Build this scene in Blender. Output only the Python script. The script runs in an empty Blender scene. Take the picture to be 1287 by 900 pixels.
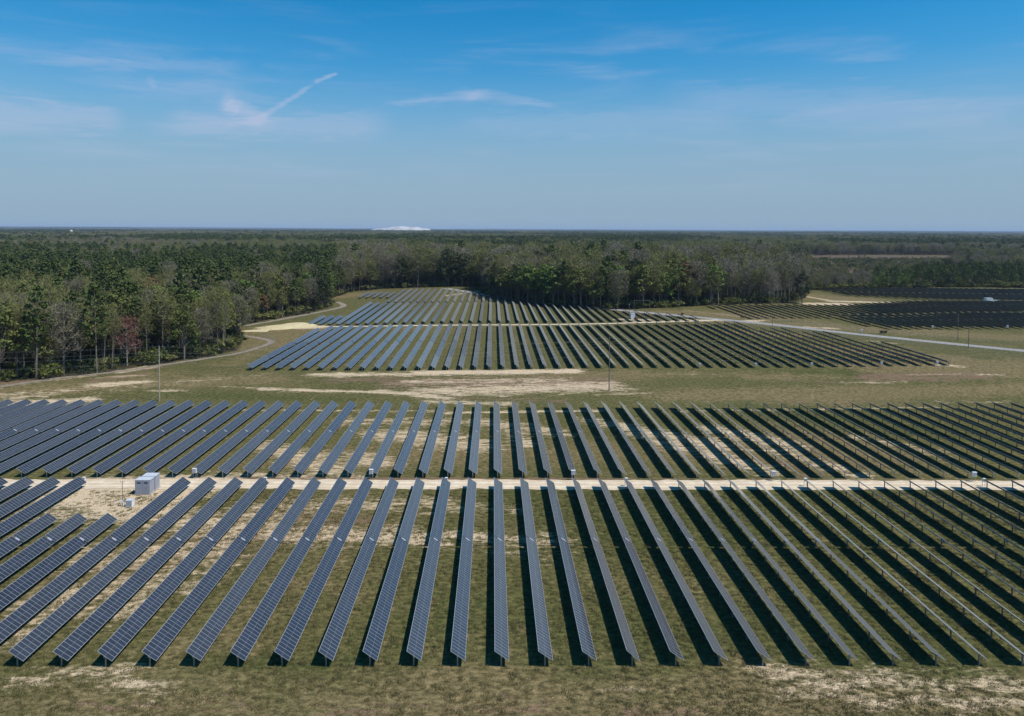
import bpy, math, random
import numpy as np
from mathutils import Matrix, Vector

random.seed(7)
rng = np.random.default_rng(11)
PI = math.pi
SC = bpy.context.scene
COL = SC.collection

# ------------------------------------------------------------------ camera
W0, H0 = 1287.0, 900.0            # the photograph's pixel frame, used to place things on the ground
FPX = 858.0
CAM_H = 50.0
P = 5.0                           # pitch of the tracker rows
HOR = 287.6                       # horizon row at the picture's centre
THETA = math.radians(1.5)          # the view is framed below the optical axis (lens shift), so uprights stay upright
CY = HOR + FPX * math.tan(THETA)
ROLL = math.radians(0.27)
YAW = math.radians(0.5)
CX = 619.5 + FPX * math.tan(YAW)
Fv = np.array([math.sin(YAW) * math.cos(THETA), math.cos(YAW) * math.cos(THETA), -math.sin(THETA)])
R0 = np.array([math.cos(YAW), -math.sin(YAW), 0.0])
U0 = np.cross(R0, Fv)
Rv = math.cos(ROLL) * R0 + math.sin(ROLL) * U0
Uv = -math.sin(ROLL) * R0 + math.cos(ROLL) * U0
CAM = np.array([0.0, 0.0, CAM_H])

cam_data = bpy.data.cameras.new("camera")
cam = bpy.data.objects.new("camera", cam_data)
COL.objects.link(cam)
cam_data.sensor_width = 36.0
cam_data.sensor_fit = 'HORIZONTAL'
cam_data.lens = 36.0 * FPX / W0
cam_data.shift_x = (W0 / 2 - CX) / W0
cam_data.shift_y = -(H0 / 2 - CY) / W0
cam_data.clip_start = 1.0
cam_data.clip_end = 90000.0
m3 = Matrix(((Rv[0], Uv[0], -Fv[0]), (Rv[1], Uv[1], -Fv[1]), (Rv[2], Uv[2], -Fv[2])))
cam.matrix_world = Matrix.Translation(Vector(CAM)) @ m3.to_4x4()
SC.camera = cam

# ------------------------------------------------------------------ world, sun, exposure
SUN_DIR = Vector((0.54, -0.24, 1.0)).normalized()      # towards the sun
SUN_EL = math.asin(SUN_DIR.z)
SUN_AZ = math.atan2(SUN_DIR.x, SUN_DIR.y)              # clockwise from +Y

world = bpy.data.worlds.new("World")
SC.world = world
world.use_nodes = True
nt = world.node_tree
nt.nodes.clear()


def N(tree, kind, **kw):
    n = tree.nodes.new(kind)
    for k, v in kw.items():
        setattr(n, k, v)
    return n


def setin(n, **kw):
    for k, v in kw.items():
        n.inputs[k.replace('_', ' ')].default_value = v


out = N(nt, 'ShaderNodeOutputWorld')
bg = N(nt, 'ShaderNodeBackground')
bg.inputs['Strength'].default_value = 0.108
sky = N(nt, 'ShaderNodeTexSky')
sky.sky_type = 'NISHITA'
sky.sun_disc = False
sky.sun_elevation = SUN_EL
sky.sun_rotation = SUN_AZ
sky.altitude = 50
sky.air_density = 1.0
sky.dust_density = 0.0
sky.ozone_density = 3.0
hsv = N(nt, 'ShaderNodeHueSaturation')
hsv.inputs['Saturation'].default_value = 1.62
hsv.inputs['Value'].default_value = 1.10
hsv.inputs['Hue'].default_value = 0.492
nt.links.new(sky.outputs[0], hsv.inputs['Color'])


def pix_dir(px, py):
    d = Fv + Rv * ((px - CX) / FPX) - Uv * ((py - CY) / FPX)
    return Vector(d / np.linalg.norm(d))


def vmath(tree, op, a, b=None, scale=None):
    n = N(tree, 'ShaderNodeVectorMath', operation=op)
    for i, v in enumerate((a, b)):
        if v is None:
            continue
        if isinstance(v, bpy.types.NodeSocket):
            tree.links.new(v, n.inputs[i])
        else:
            n.inputs[i].default_value = v
    return n


def fmath(tree, op, a, b=None, c=None, clamp=False):
    n = N(tree, 'ShaderNodeMath', operation=op, use_clamp=clamp)
    for i, v in enumerate((a, b, c)):
        if v is None:
            continue
        if isinstance(v, bpy.types.NodeSocket):
            tree.links.new(v, n.inputs[i])
        else:
            n.inputs[i].default_value = v
    return n.outputs[0]


def mapr(tree, v, a, b, c=0.0, d=1.0, smooth=True):
    n = N(tree, 'ShaderNodeMapRange')
    n.interpolation_type = 'SMOOTHSTEP' if smooth else 'LINEAR'
    n.clamp = True
    tree.links.new(v, n.inputs[0])
    for i, x in enumerate((a, b, c, d)):
        n.inputs[i + 1].default_value = x
    return n.outputs[0]


tc = N(nt, 'ShaderNodeTexCoord')
dirv = tc.outputs['Generated']
sep = N(nt, 'ShaderNodeSeparateXYZ')
nt.links.new(dirv, sep.inputs[0])
elev = sep.outputs['Z']
# high thin cirrus: noise stretched along the horizon
mp = N(nt, 'ShaderNodeMapping')
mp.inputs['Scale'].default_value = (1.6, 1.6, 13.0)
mp.inputs['Location'].default_value = (3.1, 0.4, 0.6)
nt.links.new(dirv, mp.inputs[0])
nz = N(nt, 'ShaderNodeTexNoise')
setin(nz, Scale=2.6, Detail=7.0, Roughness=0.52, Distortion=0.5)
nt.links.new(mp.outputs[0], nz.inputs[0])
mp2 = N(nt, 'ShaderNodeMapping')
mp2.inputs['Scale'].default_value = (5.0, 5.0, 40.0)
nt.links.new(dirv, mp2.inputs[0])
nz2 = N(nt, 'ShaderNodeTexNoise')
setin(nz2, Scale=3.0, Detail=6.0, Roughness=0.6, Distortion=1.2)
nt.links.new(mp2.outputs[0], nz2.inputs[0])
wisps = mapr(nt, nz.outputs[0], 0.47, 0.78)
wisps = fmath(nt, 'MULTIPLY', wisps, mapr(nt, nz2.outputs[0], 0.25, 0.7, 0.45, 1.0))
band = fmath(nt, 'MULTIPLY', mapr(nt, elev, 0.02, 0.12), mapr(nt, elev, 0.19, 0.34, 1.0, 0.12))
wisps = fmath(nt, 'MULTIPLY', fmath(nt, 'MULTIPLY', wisps, band), 0.34)


def streak(p0, p1, w0, w1, strength, soft=0.8):
    """a cloud streak between two directions of the sky, width tapering from w0 to w1 (radians)"""
    a, b = pix_dir(*p0), pix_dir(*p1)
    ax = (b - a)
    L = ax.length
    ax.normalize()
    nrm = a.cross(b).normalized()
    s = fmath(nt, 'DIVIDE', vmath(nt, 'DOT_PRODUCT', vmath(nt, 'SUBTRACT', dirv, a).outputs[0], ax).outputs['Value'], L)
    dist = vmath(nt, 'DOT_PRODUCT', dirv, nrm).outputs['Value']
    wob = fmath(nt, 'MULTIPLY', fmath(nt, 'SUBTRACT', nz2.outputs[0], 0.5), max(w0, w1) * 2.2)
    dist = fmath(nt, 'ABSOLUTE', fmath(nt, 'ADD', dist, wob))
    wid = fmath(nt, 'MULTIPLY_ADD', s, w1 - w0, w0)
    wid = fmath(nt, 'MAXIMUM', wid, 0.0003)
    q = fmath(nt, 'DIVIDE', dist, wid)
    core = mapr(nt, q, 0.15, 1.4, 1.0, 0.0)
    ends = fmath(nt, 'MULTIPLY', mapr(nt, s, -0.12, 0.12), mapr(nt, s, 0.88, 1.1, 1.0, 0.0))
    front = mapr(nt, vmath(nt, 'DOT_PRODUCT', dirv, a).outputs['Value'], 0.5, 0.7)
    ends = fmath(nt, 'MULTIPLY', ends, front)
    return fmath(nt, 'MULTIPLY', fmath(nt, 'MULTIPLY', core, ends), strength)


tot = wisps
for args in (((326, 149), (391, 108), 0.0045, 0.0030, 0.36),
             ((396, 103), (423, 92), 0.0036, 0.0022, 0.42),
             ((332, 150), (279, 127), 0.010, 0.015, 0.40),
             ((300, 140), (285, 131), 0.010, 0.012, 0.22),
             ((40, 78), (300, 84), 0.006, 0.010, 0.20),
             ((215, 145), (345, 152), 0.010, 0.012, 0.20),
             ((490, 130), (610, 120), 0.004, 0.009, 0.30),
             ((585, 118), (700, 133), 0.009, 0.004, 0.22),
             ((-20, 140), (150, 150), 0.026, 0.014, 0.36),
             ((210, 162), (480, 158), 0.012, 0.022, 0.30),
             ((600, 158), (930, 148), 0.016, 0.026, 0.16),
             ((860, 118), (1290, 150), 0.018, 0.032, 0.17),
             ((186, 98), (196, 110), 0.006, 0.004, 0.16)):
    tot = fmath(nt, 'ADD', tot, streak(*args))
tot = fmath(nt, 'MINIMUM', tot, 0.75)
mx = N(nt, 'ShaderNodeMix', data_type='RGBA')
nt.links.new(tot, mx.inputs[0])
lowair = N(nt, 'ShaderNodeMix', data_type='RGBA')      # the pale air low over the land
lf = N(nt, 'ShaderNodeFloatCurve')
cv = lf.mapping.curves[0]
cv.points[0].location = (0.0, 0.97)
cv.points[1].location = (1.0, 0.0)
for px_, py_ in ((0.06, 0.90), (0.12, 0.72), (0.18, 0.42), (0.25, 0.17), (0.33, 0.05), (0.6, 0.0)):
    cv.points.new(px_, py_)
lf.mapping.update()
nt.links.new(elev, lf.inputs['Value'])
nt.links.new(lf.outputs[0], lowair.inputs[0])
nt.links.new(hsv.outputs[0], lowair.inputs[6])
lowair.inputs[7].default_value = (2.25, 3.4, 4.65, 1)
nt.links.new(lowair.outputs[2], mx.inputs[6])
mx.inputs[7].default_value = (4.1, 4.7, 6.3, 1)
nt.links.new(mx.outputs[2], bg.inputs['Color'])
nt.links.new(bg.outputs[0], out.inputs['Surface'])

sun_data = bpy.data.lights.new("sun", 'SUN')
sun_data.energy = 4.3
sun_data.angle = math.radians(0.5)
sun_data.color = (1.0, 0.955, 0.89)
sun = bpy.data.objects.new("sun", sun_data)
sun.rotation_euler = SUN_DIR.to_track_quat('Z', 'Y').to_euler()
sun.location = (60, -40, 120)
COL.objects.link(sun)

SC.view_settings.view_transform = 'Standard'
SC.view_settings.look = 'None'
SC.view_settings.exposure = 0.1
SC.view_settings.gamma = 1.0
SC.view_settings.use_curve_mapping = False
SC.render.engine = 'CYCLES'
SC.cycles.max_bounces = 5
SC.cycles.diffuse_bounces = 2
SC.cycles.glossy_bounces = 3
SC.cycles.transparent_max_bounces = 6
SC.cycles.volume_bounces = 0
SC.cycles.use_denoising = True


# ------------------------------------------------------------------ terrain and pixel -> ground
def smooth(t):
    t = np.clip(t, 0, 1)
    return t * t * (3 - 2 * t)


def terrain(x, y):
    x = np.asarray(x, float)
    y = np.asarray(y, float)
    tilt = np.clip(0.0135 * (x - 12), -1.7, 1.9)
    fade = smooth((y - 212) / 45) * (1 - smooth((y - 560) / 300))
    und = 0.35 * np.sin(x / 61.0 + 1.0) * np.sin(y / 47.0 + 0.6) + 0.22 * np.sin(x / 23.0 - y / 37.0)
    return fade * tilt + und * smooth((y - 150) / 120) * (1 - smooth((y - 900) / 900))


def at(px, py):
    """ground point seen at a pixel of the photograph"""
    d = Fv + Rv * ((px - CX) / FPX) - Uv * ((py - CY) / FPX)
    z = 0.0
    for _ in range(6):
        t = (CAM_H - z) / max(1e-5, -d[2])
        x, y = d[0] * t, d[1] * t
        z = float(terrain(x, y))
    return float(x), float(y), z


def to_pix(x, y, z):
    v = np.stack([np.asarray(x, float), np.asarray(y, float), np.asarray(z, float) - CAM_H], -1)
    dz = v @ Fv
    return CX + FPX * (v @ Rv) / dz, CY - FPX * (v @ Uv) / dz, dz


def hash2(ix, iy, seed):
    n = (ix.astype(np.int64) * 374761393 + iy.astype(np.int64) * 668265263 + seed * 1442695041) & 0x7fffffff
    n = ((n ^ (n >> 13)) * 1274126177) & 0x7fffffff
    return ((n ^ (n >> 16)) & 0xffff) / 65535.0


def vnoise(x, y, scale, seed=0):
    x = np.asarray(x, float) / scale
    y = np.asarray(y, float) / scale
    ix, iy = np.floor(x), np.floor(y)
    fx, fy = smooth(x - ix), smooth(y - iy)
    a = hash2(ix, iy, seed); b = hash2(ix + 1, iy, seed)
    c = hash2(ix, iy + 1, seed); d = hash2(ix + 1, iy + 1, seed)
    return (a * (1 - fx) + b * fx) * (1 - fy) + (c * (1 - fx) + d * fx) * fy


def fbm(x, y, scale, seed=0, oct=4):
    s, amp, t = 0.0, 1.0, 0.0
    for o in range(oct):
        s = s + amp * vnoise(x, y, scale / 2 ** o, seed + 17 * o)
        t += amp
        amp *= 0.55
    return s / t


def inside(poly, x, y):
    x = np.asarray(x, float); y = np.asarray(y, float)
    res = np.zeros(x.shape, bool)
    n = len(poly)
    for i in range(n):
        x1, y1 = poly[i][:2]; x2, y2 = poly[(i + 1) % n][:2]
        if y1 == y2:
            continue
        c = ((y1 > y) != (y2 > y)) & (x < (x2 - x1) * (y - y1) / (y2 - y1) + x1)
        res ^= c
    return res


# ------------------------------------------------------------------ materials
MATS = {}


def material(name):
    m = bpy.data.materials.new(name)
    m.use_nodes = True
    t = m.node_tree
    b = t.nodes['Principled BSDF']
    MATS[name] = m
    return m, t, b


def plain(name, col, rough=0.6, metal=0.0, var=0.12, scale=3.0, spec=0.5):
    m, t, b = material(name)
    b.inputs['Roughness'].default_value = rough
    b.inputs['Metallic'].default_value = metal
    b.inputs['Specular IOR Level'].default_value = spec
    tcn = N(t, 'ShaderNodeTexCoord')
    n = N(t, 'ShaderNodeTexNoise')
    setin(n, Scale=scale, Detail=4.0)
    t.links.new(tcn.outputs['Object'], n.inputs[0])
    v = mapr(t, n.outputs[0], 0.25, 0.75, 1 - var, 1 + var)
    mul = vmath(t, 'MULTIPLY', (col[0], col[1], col[2]))
    t.links.new(v, mul.inputs[1])
    t.links.new(mul.outputs[0], b.inputs['Base Color'])
    return m


def foliage_mat(name, c1, c2, rough=0.75, spec=0.18, trans=0.0):
    """leaf colour varying from tree to tree and from clump to clump"""
    m, t, b = material(name)
    b.inputs['Roughness'].default_value = rough
    b.inputs['Specular IOR Level'].default_value = spec
    oi = N(t, 'ShaderNodeObjectInfo')
    at_ = N(t, 'ShaderNodeAttribute', attribute_name='tint')
    mixn = N(t, 'ShaderNodeMix', data_type='RGBA')
    f = fmath(t, 'ADD', fmath(t, 'MULTIPLY', oi.outputs['Random'], 0.6), fmath(t, 'MULTIPLY', at_.outputs['Fac'], 0.45), clamp=True)
    t.links.new(f, mixn.inputs[0])
    mixn.inputs[6].default_value = (*c1, 1)
    mixn.inputs[7].default_value = (*c2, 1)
    t.links.new(mixn.outputs[2], b.inputs['Base Color'])
    return m


M_PINE = foliage_mat('pine_foliage', (0.040, 0.062, 0.017), (0.090, 0.116, 0.030))
M_OLIVE = foliage_mat('olive_foliage', (0.078, 0.098, 0.024), (0.140, 0.150, 0.040))
M_SPRING = foliage_mat('spring_foliage', (0.070, 0.118, 0.026), (0.122, 0.178, 0.038))
M_RUST = foliage_mat('rust_foliage', (0.130, 0.078, 0.034), (0.190, 0.112, 0.052))
M_RED = foliage_mat('red_bud_foliage', (0.220, 0.100, 0.080), (0.320, 0.155, 0.125))
M_TWIG = foliage_mat('bare_twigs', (0.135, 0.120, 0.078), (0.240, 0.215, 0.155))
M_TWIGG = foliage_mat('budding_twigs', (0.125, 0.128, 0.040), (0.215, 0.212, 0.074))
M_OAK = foliage_mat('evergreen_oak_foliage', (0.024, 0.036, 0.015), (0.055, 0.066, 0.026))
M_BARK = plain('grey_bark', (0.16, 0.14, 0.115), 0.9, var=0.35, scale=1.5, spec=0.1)
M_PALEBARK = plain('pale_bark', (0.36, 0.33, 0.28), 0.9, var=0.3, scale=1.5, spec=0.1)
M_STEEL = plain('galvanised_steel', (0.33, 0.35, 0.36), 0.45, 0.6, var=0.15)
M_TUBE = plain('torque_tube_steel', (0.26, 0.28, 0.29), 0.5, 0.5, var=0.15)
M_WHITE = plain('white_paint', (0.76, 0.77, 0.75), 0.5, var=0.08)
M_GREYP = plain('grey_enclosure_paint', (0.36, 0.37, 0.42), 0.45, var=0.06)
M_GREYD = plain('grey_door_paint', (0.31, 0.325, 0.375), 0.5, var=0.06)
M_ROOFP = plain('pale_roof_paint', (0.50, 0.52, 0.55), 0.5, var=0.06)
M_VENT = plain('dark_vent', (0.05, 0.055, 0.06), 0.7)
M_WOODP = plain('weathered_pole_wood', (0.40, 0.36, 0.30), 0.9, var=0.25, scale=2.0, spec=0.1)
M_DARKPOLE = plain('dark_pole_wood', (0.17, 0.16, 0.14), 0.9, var=0.25, scale=2.0, spec=0.1)
M_WIRE = plain('aluminium_wire', (0.46, 0.46, 0.44), 0.5, 0.3)
M_BLACK = plain('black_rubber', (0.02, 0.02, 0.02), 0.6)
M_CONC = plain('concrete', (0.38, 0.36, 0.33), 0.9, var=0.15)

# solar module glass: cells, white grid lines and an aluminium edge, laid out along the table itself
MOD = 0.644          # one module strip along the row
CHORD = 2.0


def dust_film(m, t, b, tau=0.038, col=(0.37, 0.375, 0.335)):
    """a thin even film of pale dust on the glass: it covers 1 - exp(-tau / cos) of what one looks through"""
    g = N(t, 'ShaderNodeNewGeometry')
    c = fmath(t, 'ABSOLUTE', vmath(t, 'DOT_PRODUCT', g.outputs['Normal'], g.outputs['Incoming']).outputs['Value'])
    c = fmath(t, 'MAXIMUM', c, 0.035)
    oi = N(t, 'ShaderNodeObjectInfo')
    ta = fmath(t, 'MULTIPLY_ADD', oi.outputs['Random'], tau * 0.7, tau * 0.65)
    cover = fmath(t, 'SUBTRACT', 1.0, fmath(t, 'POWER', 2.71828, fmath(t, 'DIVIDE', fmath(t, 'MULTIPLY', ta, -1.0), c)))
    d = N(t, 'ShaderNodeBsdfDiffuse')
    d.inputs['Color'].default_value = (*col, 1)
    mxs = N(t, 'ShaderNodeMixShader')
    t.links.new(cover, mxs.inputs[0]); t.links.new(b.outputs[0], mxs.inputs[1]); t.links.new(d.outputs[0], mxs.inputs[2])
    t.links.new(mxs.outputs[0], t.nodes['Material Output'].inputs['Surface'])


def module_material():
    m, t, b = material('solar_module_glass')
    tcn = N(t, 'ShaderNodeTexCoord')
    s = N(t, 'ShaderNodeSeparateXYZ')
    t.links.new(tcn.outputs['Object'], s.inputs[0])
    y = fmath(t, 'DIVIDE', s.outputs['Y'], MOD)
    fy = fmath(t, 'FRACT', y)
    ey = fmath(t, 'MINIMUM', fy, fmath(t, 'SUBTRACT', 1.0, fy))
    line_y = mapr(t, ey, 0.026, 0.040, 0.85, 0.0, smooth=False)
    ax = fmath(t, 'ABSOLUTE', s.outputs['X'])
    line_c = mapr(t, ax, 0.010, 0.016, 0.45, 0.0, smooth=False)
    line_e = mapr(t, ax, CHORD / 2 - 0.045, CHORD / 2 - 0.035, 0.0, 1.0, smooth=False)
    frame = fmath(t, 'MAXIMUM', fmath(t, 'MAXIMUM', line_y, line_c), line_e)
    # fine cell grid
    cy = fmath(t, 'FRACT', fmath(t, 'MULTIPLY', y, 4.0))
    cx = fmath(t, 'FRACT', fmath(t, 'DIVIDE', s.outputs['X'], 0.165))
    g1 = mapr(t, fmath(t, 'ABSOLUTE', fmath(t, 'SUBTRACT', cy, 0.5)), 0.44, 0.5, 0.0, 1.0, smooth=False)
    g2 = mapr(t, fmath(t, 'ABSOLUTE', fmath(t, 'SUBTRACT', cx, 0.5)), 0.44, 0.5, 0.0, 1.0, smooth=False)
    grid = fmath(t, 'MULTIPLY', fmath(t, 'MAXIMUM', g1, g2), 0.10)
    # one tone per module
    cmb = N(t, 'ShaderNodeCombineXYZ')
    t.links.new(fmath(t, 'FLOOR', y), cmb.inputs[0])
    t.links.new(fmath(t, 'GREATER_THAN', s.outputs['X'], 0.0), cmb.inputs[1])
    oi = N(t, 'ShaderNodeObjectInfo')
    t.links.new(fmath(t, 'MULTIPLY', oi.outputs['Random'], 91.0), cmb.inputs[2])
    wn = N(t, 'ShaderNodeTexWhiteNoise')
    t.links.new(cmb.outputs[0], wn.inputs[0])
    mixc = N(t, 'ShaderNodeMix', data_type='RGBA')
    t.links.new(wn.outputs['Value'], mixc.inputs[0])
    mixc.inputs[6].default_value = (0.007, 0.012, 0.026, 1)
    mixc.inputs[7].default_value = (0.014, 0.020, 0.040, 1)
    mg = N(t, 'ShaderNodeMix', data_type='RGBA')
    t.links.new(grid, mg.inputs[0])
    t.links.new(mixc.outputs[2], mg.inputs[6])
    mg.inputs[7].default_value = (0.30, 0.32, 0.36, 1)
    mf = N(t, 'ShaderNodeMix', data_type='RGBA')
    t.links.new(frame, mf.inputs[0])
    t.links.new(mg.outputs[2], mf.inputs[6])
    mf.inputs[7].default_value = (0.34, 0.355, 0.36, 1)
    t.links.new(mf.outputs[2], b.inputs['Base Color'])
    r = fmath(t, 'MULTIPLY_ADD', frame, 0.2, 0.16)
    r = fmath(t, 'MULTIPLY_ADD', wn.outputs['Value'], 0.02, r)
    t.links.new(r, b.inputs['Roughness'])
    b.inputs['IOR'].default_value = 1.5
    b.inputs['Specular IOR Level'].default_value = 0.5
    dust_film(m, t, b)
    return m


M_MOD = module_material()
M_FRAME = plain('aluminium_frame', (0.56, 0.56, 0.53), 0.5, 0.0)
M_BACK = plain('module_backsheet', (0.085, 0.095, 0.09), 0.6)


# ------------------------------------------------------------------ mesh builder
class MB:
    def __init__(self):
        self.v, self.f, self.m, self.t = [], [], [], []

    def add(self, vs, fs, mi=0, tint=0.5):
        o = len(self.v)
        self.v += [tuple(p) for p in vs]
        for f in fs:
            self.f.append(tuple(i + o for i in f))
            self.m.append(mi)
            self.t.append(tint)

    def box(self, x0, x1, y0, y1, z0, z1, mi=0, mats=None):
        vs = [(x, y, z) for z in (z0, z1) for y in (y0, y1) for x in (x0, x1)]
        fs = [(0, 2, 3, 1), (4, 5, 7, 6), (0, 1, 5, 4), (2, 6, 7, 3), (0, 4, 6, 2), (1, 3, 7, 5)]
        for k, f in enumerate(fs):
            o = len(self.v)
            self.v += [vs[i] for i in f]
            self.f.append((o, o + 1, o + 2, o + 3))
            self.m.append(mats[k] if mats else mi)
            self.t.append(0.5)

    def tube(self, p0, p1, r0, r1, n=6, mi=0, cap=True, tint=0.5):
        p0, p1 = Vector(p0), Vector(p1)
        d = (p1 - p0)
        if d.length < 1e-6:
            return
        d.normalize()
        a = d.orthogonal().normalized()
        b = d.cross(a)
        vs, fs = [], []
        for p, r in ((p0, r0), (p1, r1)):
            for k in range(n):
                an = 2 * PI * k / n
                vs.append(p + a * (r * math.cos(an)) + b * (r * math.sin(an)))
        for k in range(n):
            k2 = (k + 1) % n
            fs.append((k, k2, n + k2, n + k))
        if cap:
            fs.append(tuple(range(n))[::-1])
            fs.append(tuple(range(n, 2 * n)))
        self.add(vs, fs, mi, tint)

    def mesh(self, name, mats):
        me = bpy.data.meshes.new(name)
        me.from_pydata(self.v, [], self.f)
        for m in mats:
            me.materials.append(m)
        me.polygons.foreach_set('material_index', self.m)
        a = me.attributes.new('tint', 'FLOAT', 'FACE')
        a.data.foreach_set('value', self.t)
        me.update()
        return me

    def build(self, name, mats, parent=None, loc=(0, 0, 0), rot=(0, 0, 0)):
        if not isinstance(mats, (list, tuple)):
            mats = [mats]
        return link(name, self.mesh(name, mats), parent, loc, rot)


def link(name, data, parent=None, loc=(0, 0, 0), rot=(0, 0, 0)):
    o = bpy.data.objects.new(name, data)
    COL.objects.link(o)
    o.parent = parent
    o.location = loc
    o.rotation_euler = rot
    return o


def tag(o, label=None, cat=None, group=None, kind=None):
    if label: o['label'] = label
    if cat: o['category'] = cat
    if group: o['group'] = group
    if kind: o['kind'] = kind
    return o


def thing(name, label, cat, loc, rotz=0.0, group=None):
    o = link(name, None, None, loc, (0, 0, rotz))
    o.empty_display_size = 0.5
    return tag(o, label, cat, group)


# ------------------------------------------------------------------ the ground sheet
GX0, GX1, GY0, GY1, GS = -330.0, 520.0, 44.0, 640.0, 1.5


def axis_coords(a, b, step, lo, hi):
    mid = list(np.arange(a, b + 1e-6, step))
    left, s, x = [], step, a
    while x > lo:
        s *= 1.16
        x -= s
        left.append(x)
    right, s, x = [], step, mid[-1]
    while x < hi:
        s *= 1.16
        x += s
        right.append(x)
    return np.array(left[::-1] + mid + right)


xs = axis_coords(GX0, GX1, GS, -42000, 42000)
ys = axis_coords(GY0, GY1, GS, -3000, 42000)
GXX, GYY = np.meshgrid(xs, ys)
flatx, flaty = GXX.ravel(), GYY.ravel()

# clearing: everything that is not woodland
clearing = [(-600, -400), (-600, 120), at(-330, 505)[:2], at(-80, 490)[:2], at(0, 480)[:2], at(60, 476)[:2], at(120, 470)[:2],
            at(180, 460)[:2], at(250, 450)[:2], at(298, 441)[:2], at(304, 430)[:2], at(292, 414)[:2], at(330, 403)[:2],
            at(380, 395)[:2], at(416, 386)[:2], at(414, 376)[:2], at(440, 367)[:2], at(480, 363)[:2], at(540, 361)[:2],
            at(600, 360)[:2], at(616, 373)[:2], at(650, 380)[:2], at(700, 386)[:2], at(760, 389.5)[:2], at(830, 387)[:2],
            at(900, 383.5)[:2], at(1000, 381)[:2], at(1014, 372)[:2], at(1000, 366)[:2], at(1060, 363)[:2], at(1180, 361.5)[:2],
            at(1290, 362)[:2], at(1600, 366)[:2], (1100, 300), (1100, -400)]
open_field = [at(985, 352)[:2], at(985, 331)[:2], at(985, 321.5)[:2], at(1110, 320.5)[:2], at(1200, 320.8)[:2], at(1205, 341)[:2],
              at(1110, 347)[:2], at(1085, 355)[:2]]

sand = np.zeros_like(flatx)
dry = np.zeros_like(flatx)
red = np.zeros_like(flatx)
green = np.zeros_like(flatx)


def blob(arr, x0, y0, x1, y1, w, thick=1.0, soft=0.55):
    """an elongated stain on the ground between two pixels of the photo, `thick` metres across (half width)"""
    a = np.array(at(x0, y0)[:2]); b = np.array(at(x1, y1)[:2])
    ab = b - a
    L2 = max(1e-6, float(ab @ ab))
    t = np.clip(((flatx - a[0]) * ab[0] + (flaty - a[1]) * ab[1]) / L2, 0, 1)
    d = np.hypot(flatx - (a[0] + t * ab[0]), flaty - (a[1] + t * ab[1]))
    wob = 0.55 + 0.9 * fbm(flatx, flaty, max(3.0, thick * 1.8), int(x0) + 3)
    q = np.exp(-(d / (thick * wob)) ** 2 * 1.2)
    np.maximum(arr, w * q, out=arr)


# sand and bare soil as in the photograph
blob(sand, 60, 850, 150, 848, .70, 3.0); blob(sand, 150, 862, 200, 868, .62, 2.5); blob(sand, 20, 856, 60, 850, .66, 2.2); blob(sand, 130, 856, 210, 862, .70, 2.6)
blob(sand, 960, 846, 1290, 866, .74, 3.0); blob(sand, 1080, 880, 1300, 876, .68, 3.0); blob(sand, 980, 872, 1060, 868, .68, 1.8)
blob(sand, 760, 868, 800, 870, .55, 1.2); blob(sand, 850, 872, 880, 876, .55, 1.2); blob(sand, 700, 850, 720, 852, .5, 1.0)
blob(sand, 100, 617, 240, 613, 1.7, 7.5); blob(sand, 130, 635, 200, 640, 1.25, 7.0); blob(sand, 60, 640, 140, 640, .85, 8.0)
blob(sand, 150, 625, 200, 625, 1.9, 6.5)
for (a, b, c, d, w, th) in ((190, 650, 330, 660, .66, 8), (120, 700, 260, 690, .70, 7), (60, 760, 150, 740, .66, 7), (230, 660, 420, 675, .70, 6),
                            (420, 670, 560, 678, .80, 4), (560, 672, 700, 680, .66, 3.5), (300, 640, 560, 630, .56, 5), (20, 800, 80, 760, .6, 5),
                            (150, 770, 220, 720, .60, 5), (500, 640, 650, 640, .48, 4), (240, 740, 300, 700, .55, 4), (640, 690, 700, 700, .5, 3)):
    blob(sand, a, b, c, d, w * 1.22, th)
for (a, b, c, d, w, th) in ((480, 545, 600, 560, .66, 8), (360, 570, 480, 580, .62, 7), (440, 530, 560, 530, .55, 6), (600, 530, 700, 545, .62, 6),
                            (750, 530, 900, 560, .72, 8), (800, 545, 960, 590, .70, 6), (900, 540, 1000, 560, .66, 6), (960, 560, 1080, 598, .62, 5),
                            (1080, 550, 1180, 570, .50, 5), (330, 560, 420, 590, .66, 6), (200, 598, 460, 598, .58, 3), (640, 535, 660, 560, .66, 4),
                            (560, 519, 760, 516, .95, 1.2), (300, 515, 560, 517, .62, 1.6), (850, 517, 1180, 512, .52, 1.8)):
    blob(sand, a, b, c, d, w * 1.22, th)
# clearing between the blocks
for (a, b, c, d, w, th) in ((530, 468.5, 720, 466.5, 1.2, 4.2), (400, 471, 530, 470, .86, 4.5), (330, 489, 520, 494, .90, 2.2), (480, 492, 560, 500, .86, 3.2),
                            (540, 492, 760, 486, .80, 8), (520, 480, 700, 478, .62, 7), (540, 505, 640, 508, .74, 3.0), (0, 508, 110, 503, .86, 4), (10, 500, 60, 498, .6, 4), (120, 484, 178, 480, .95, 4.5),
                            (125, 475, 175, 472, .66, 3.0), (150, 468, 185, 461, .95, 2.6), (190, 491, 235, 491, .80, 1.2), (225, 479, 275, 477, .62, 1.4),
                            (280, 486, 330, 488, .62, 1.3), (1060, 481, 1140, 480, .66, 1.6), (1180, 459, 1210, 461, .78, 2.0), (1140, 471, 1270, 471, .62, 1.3),
                            (1180, 505, 1287, 506, .52, 1.5), (840, 470, 900, 471, .46, 1.2), (750, 496, 820, 494, .56, 1.6)):
    blob(sand, a, b, c, d, w * 1.12, th * 1.25)
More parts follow.
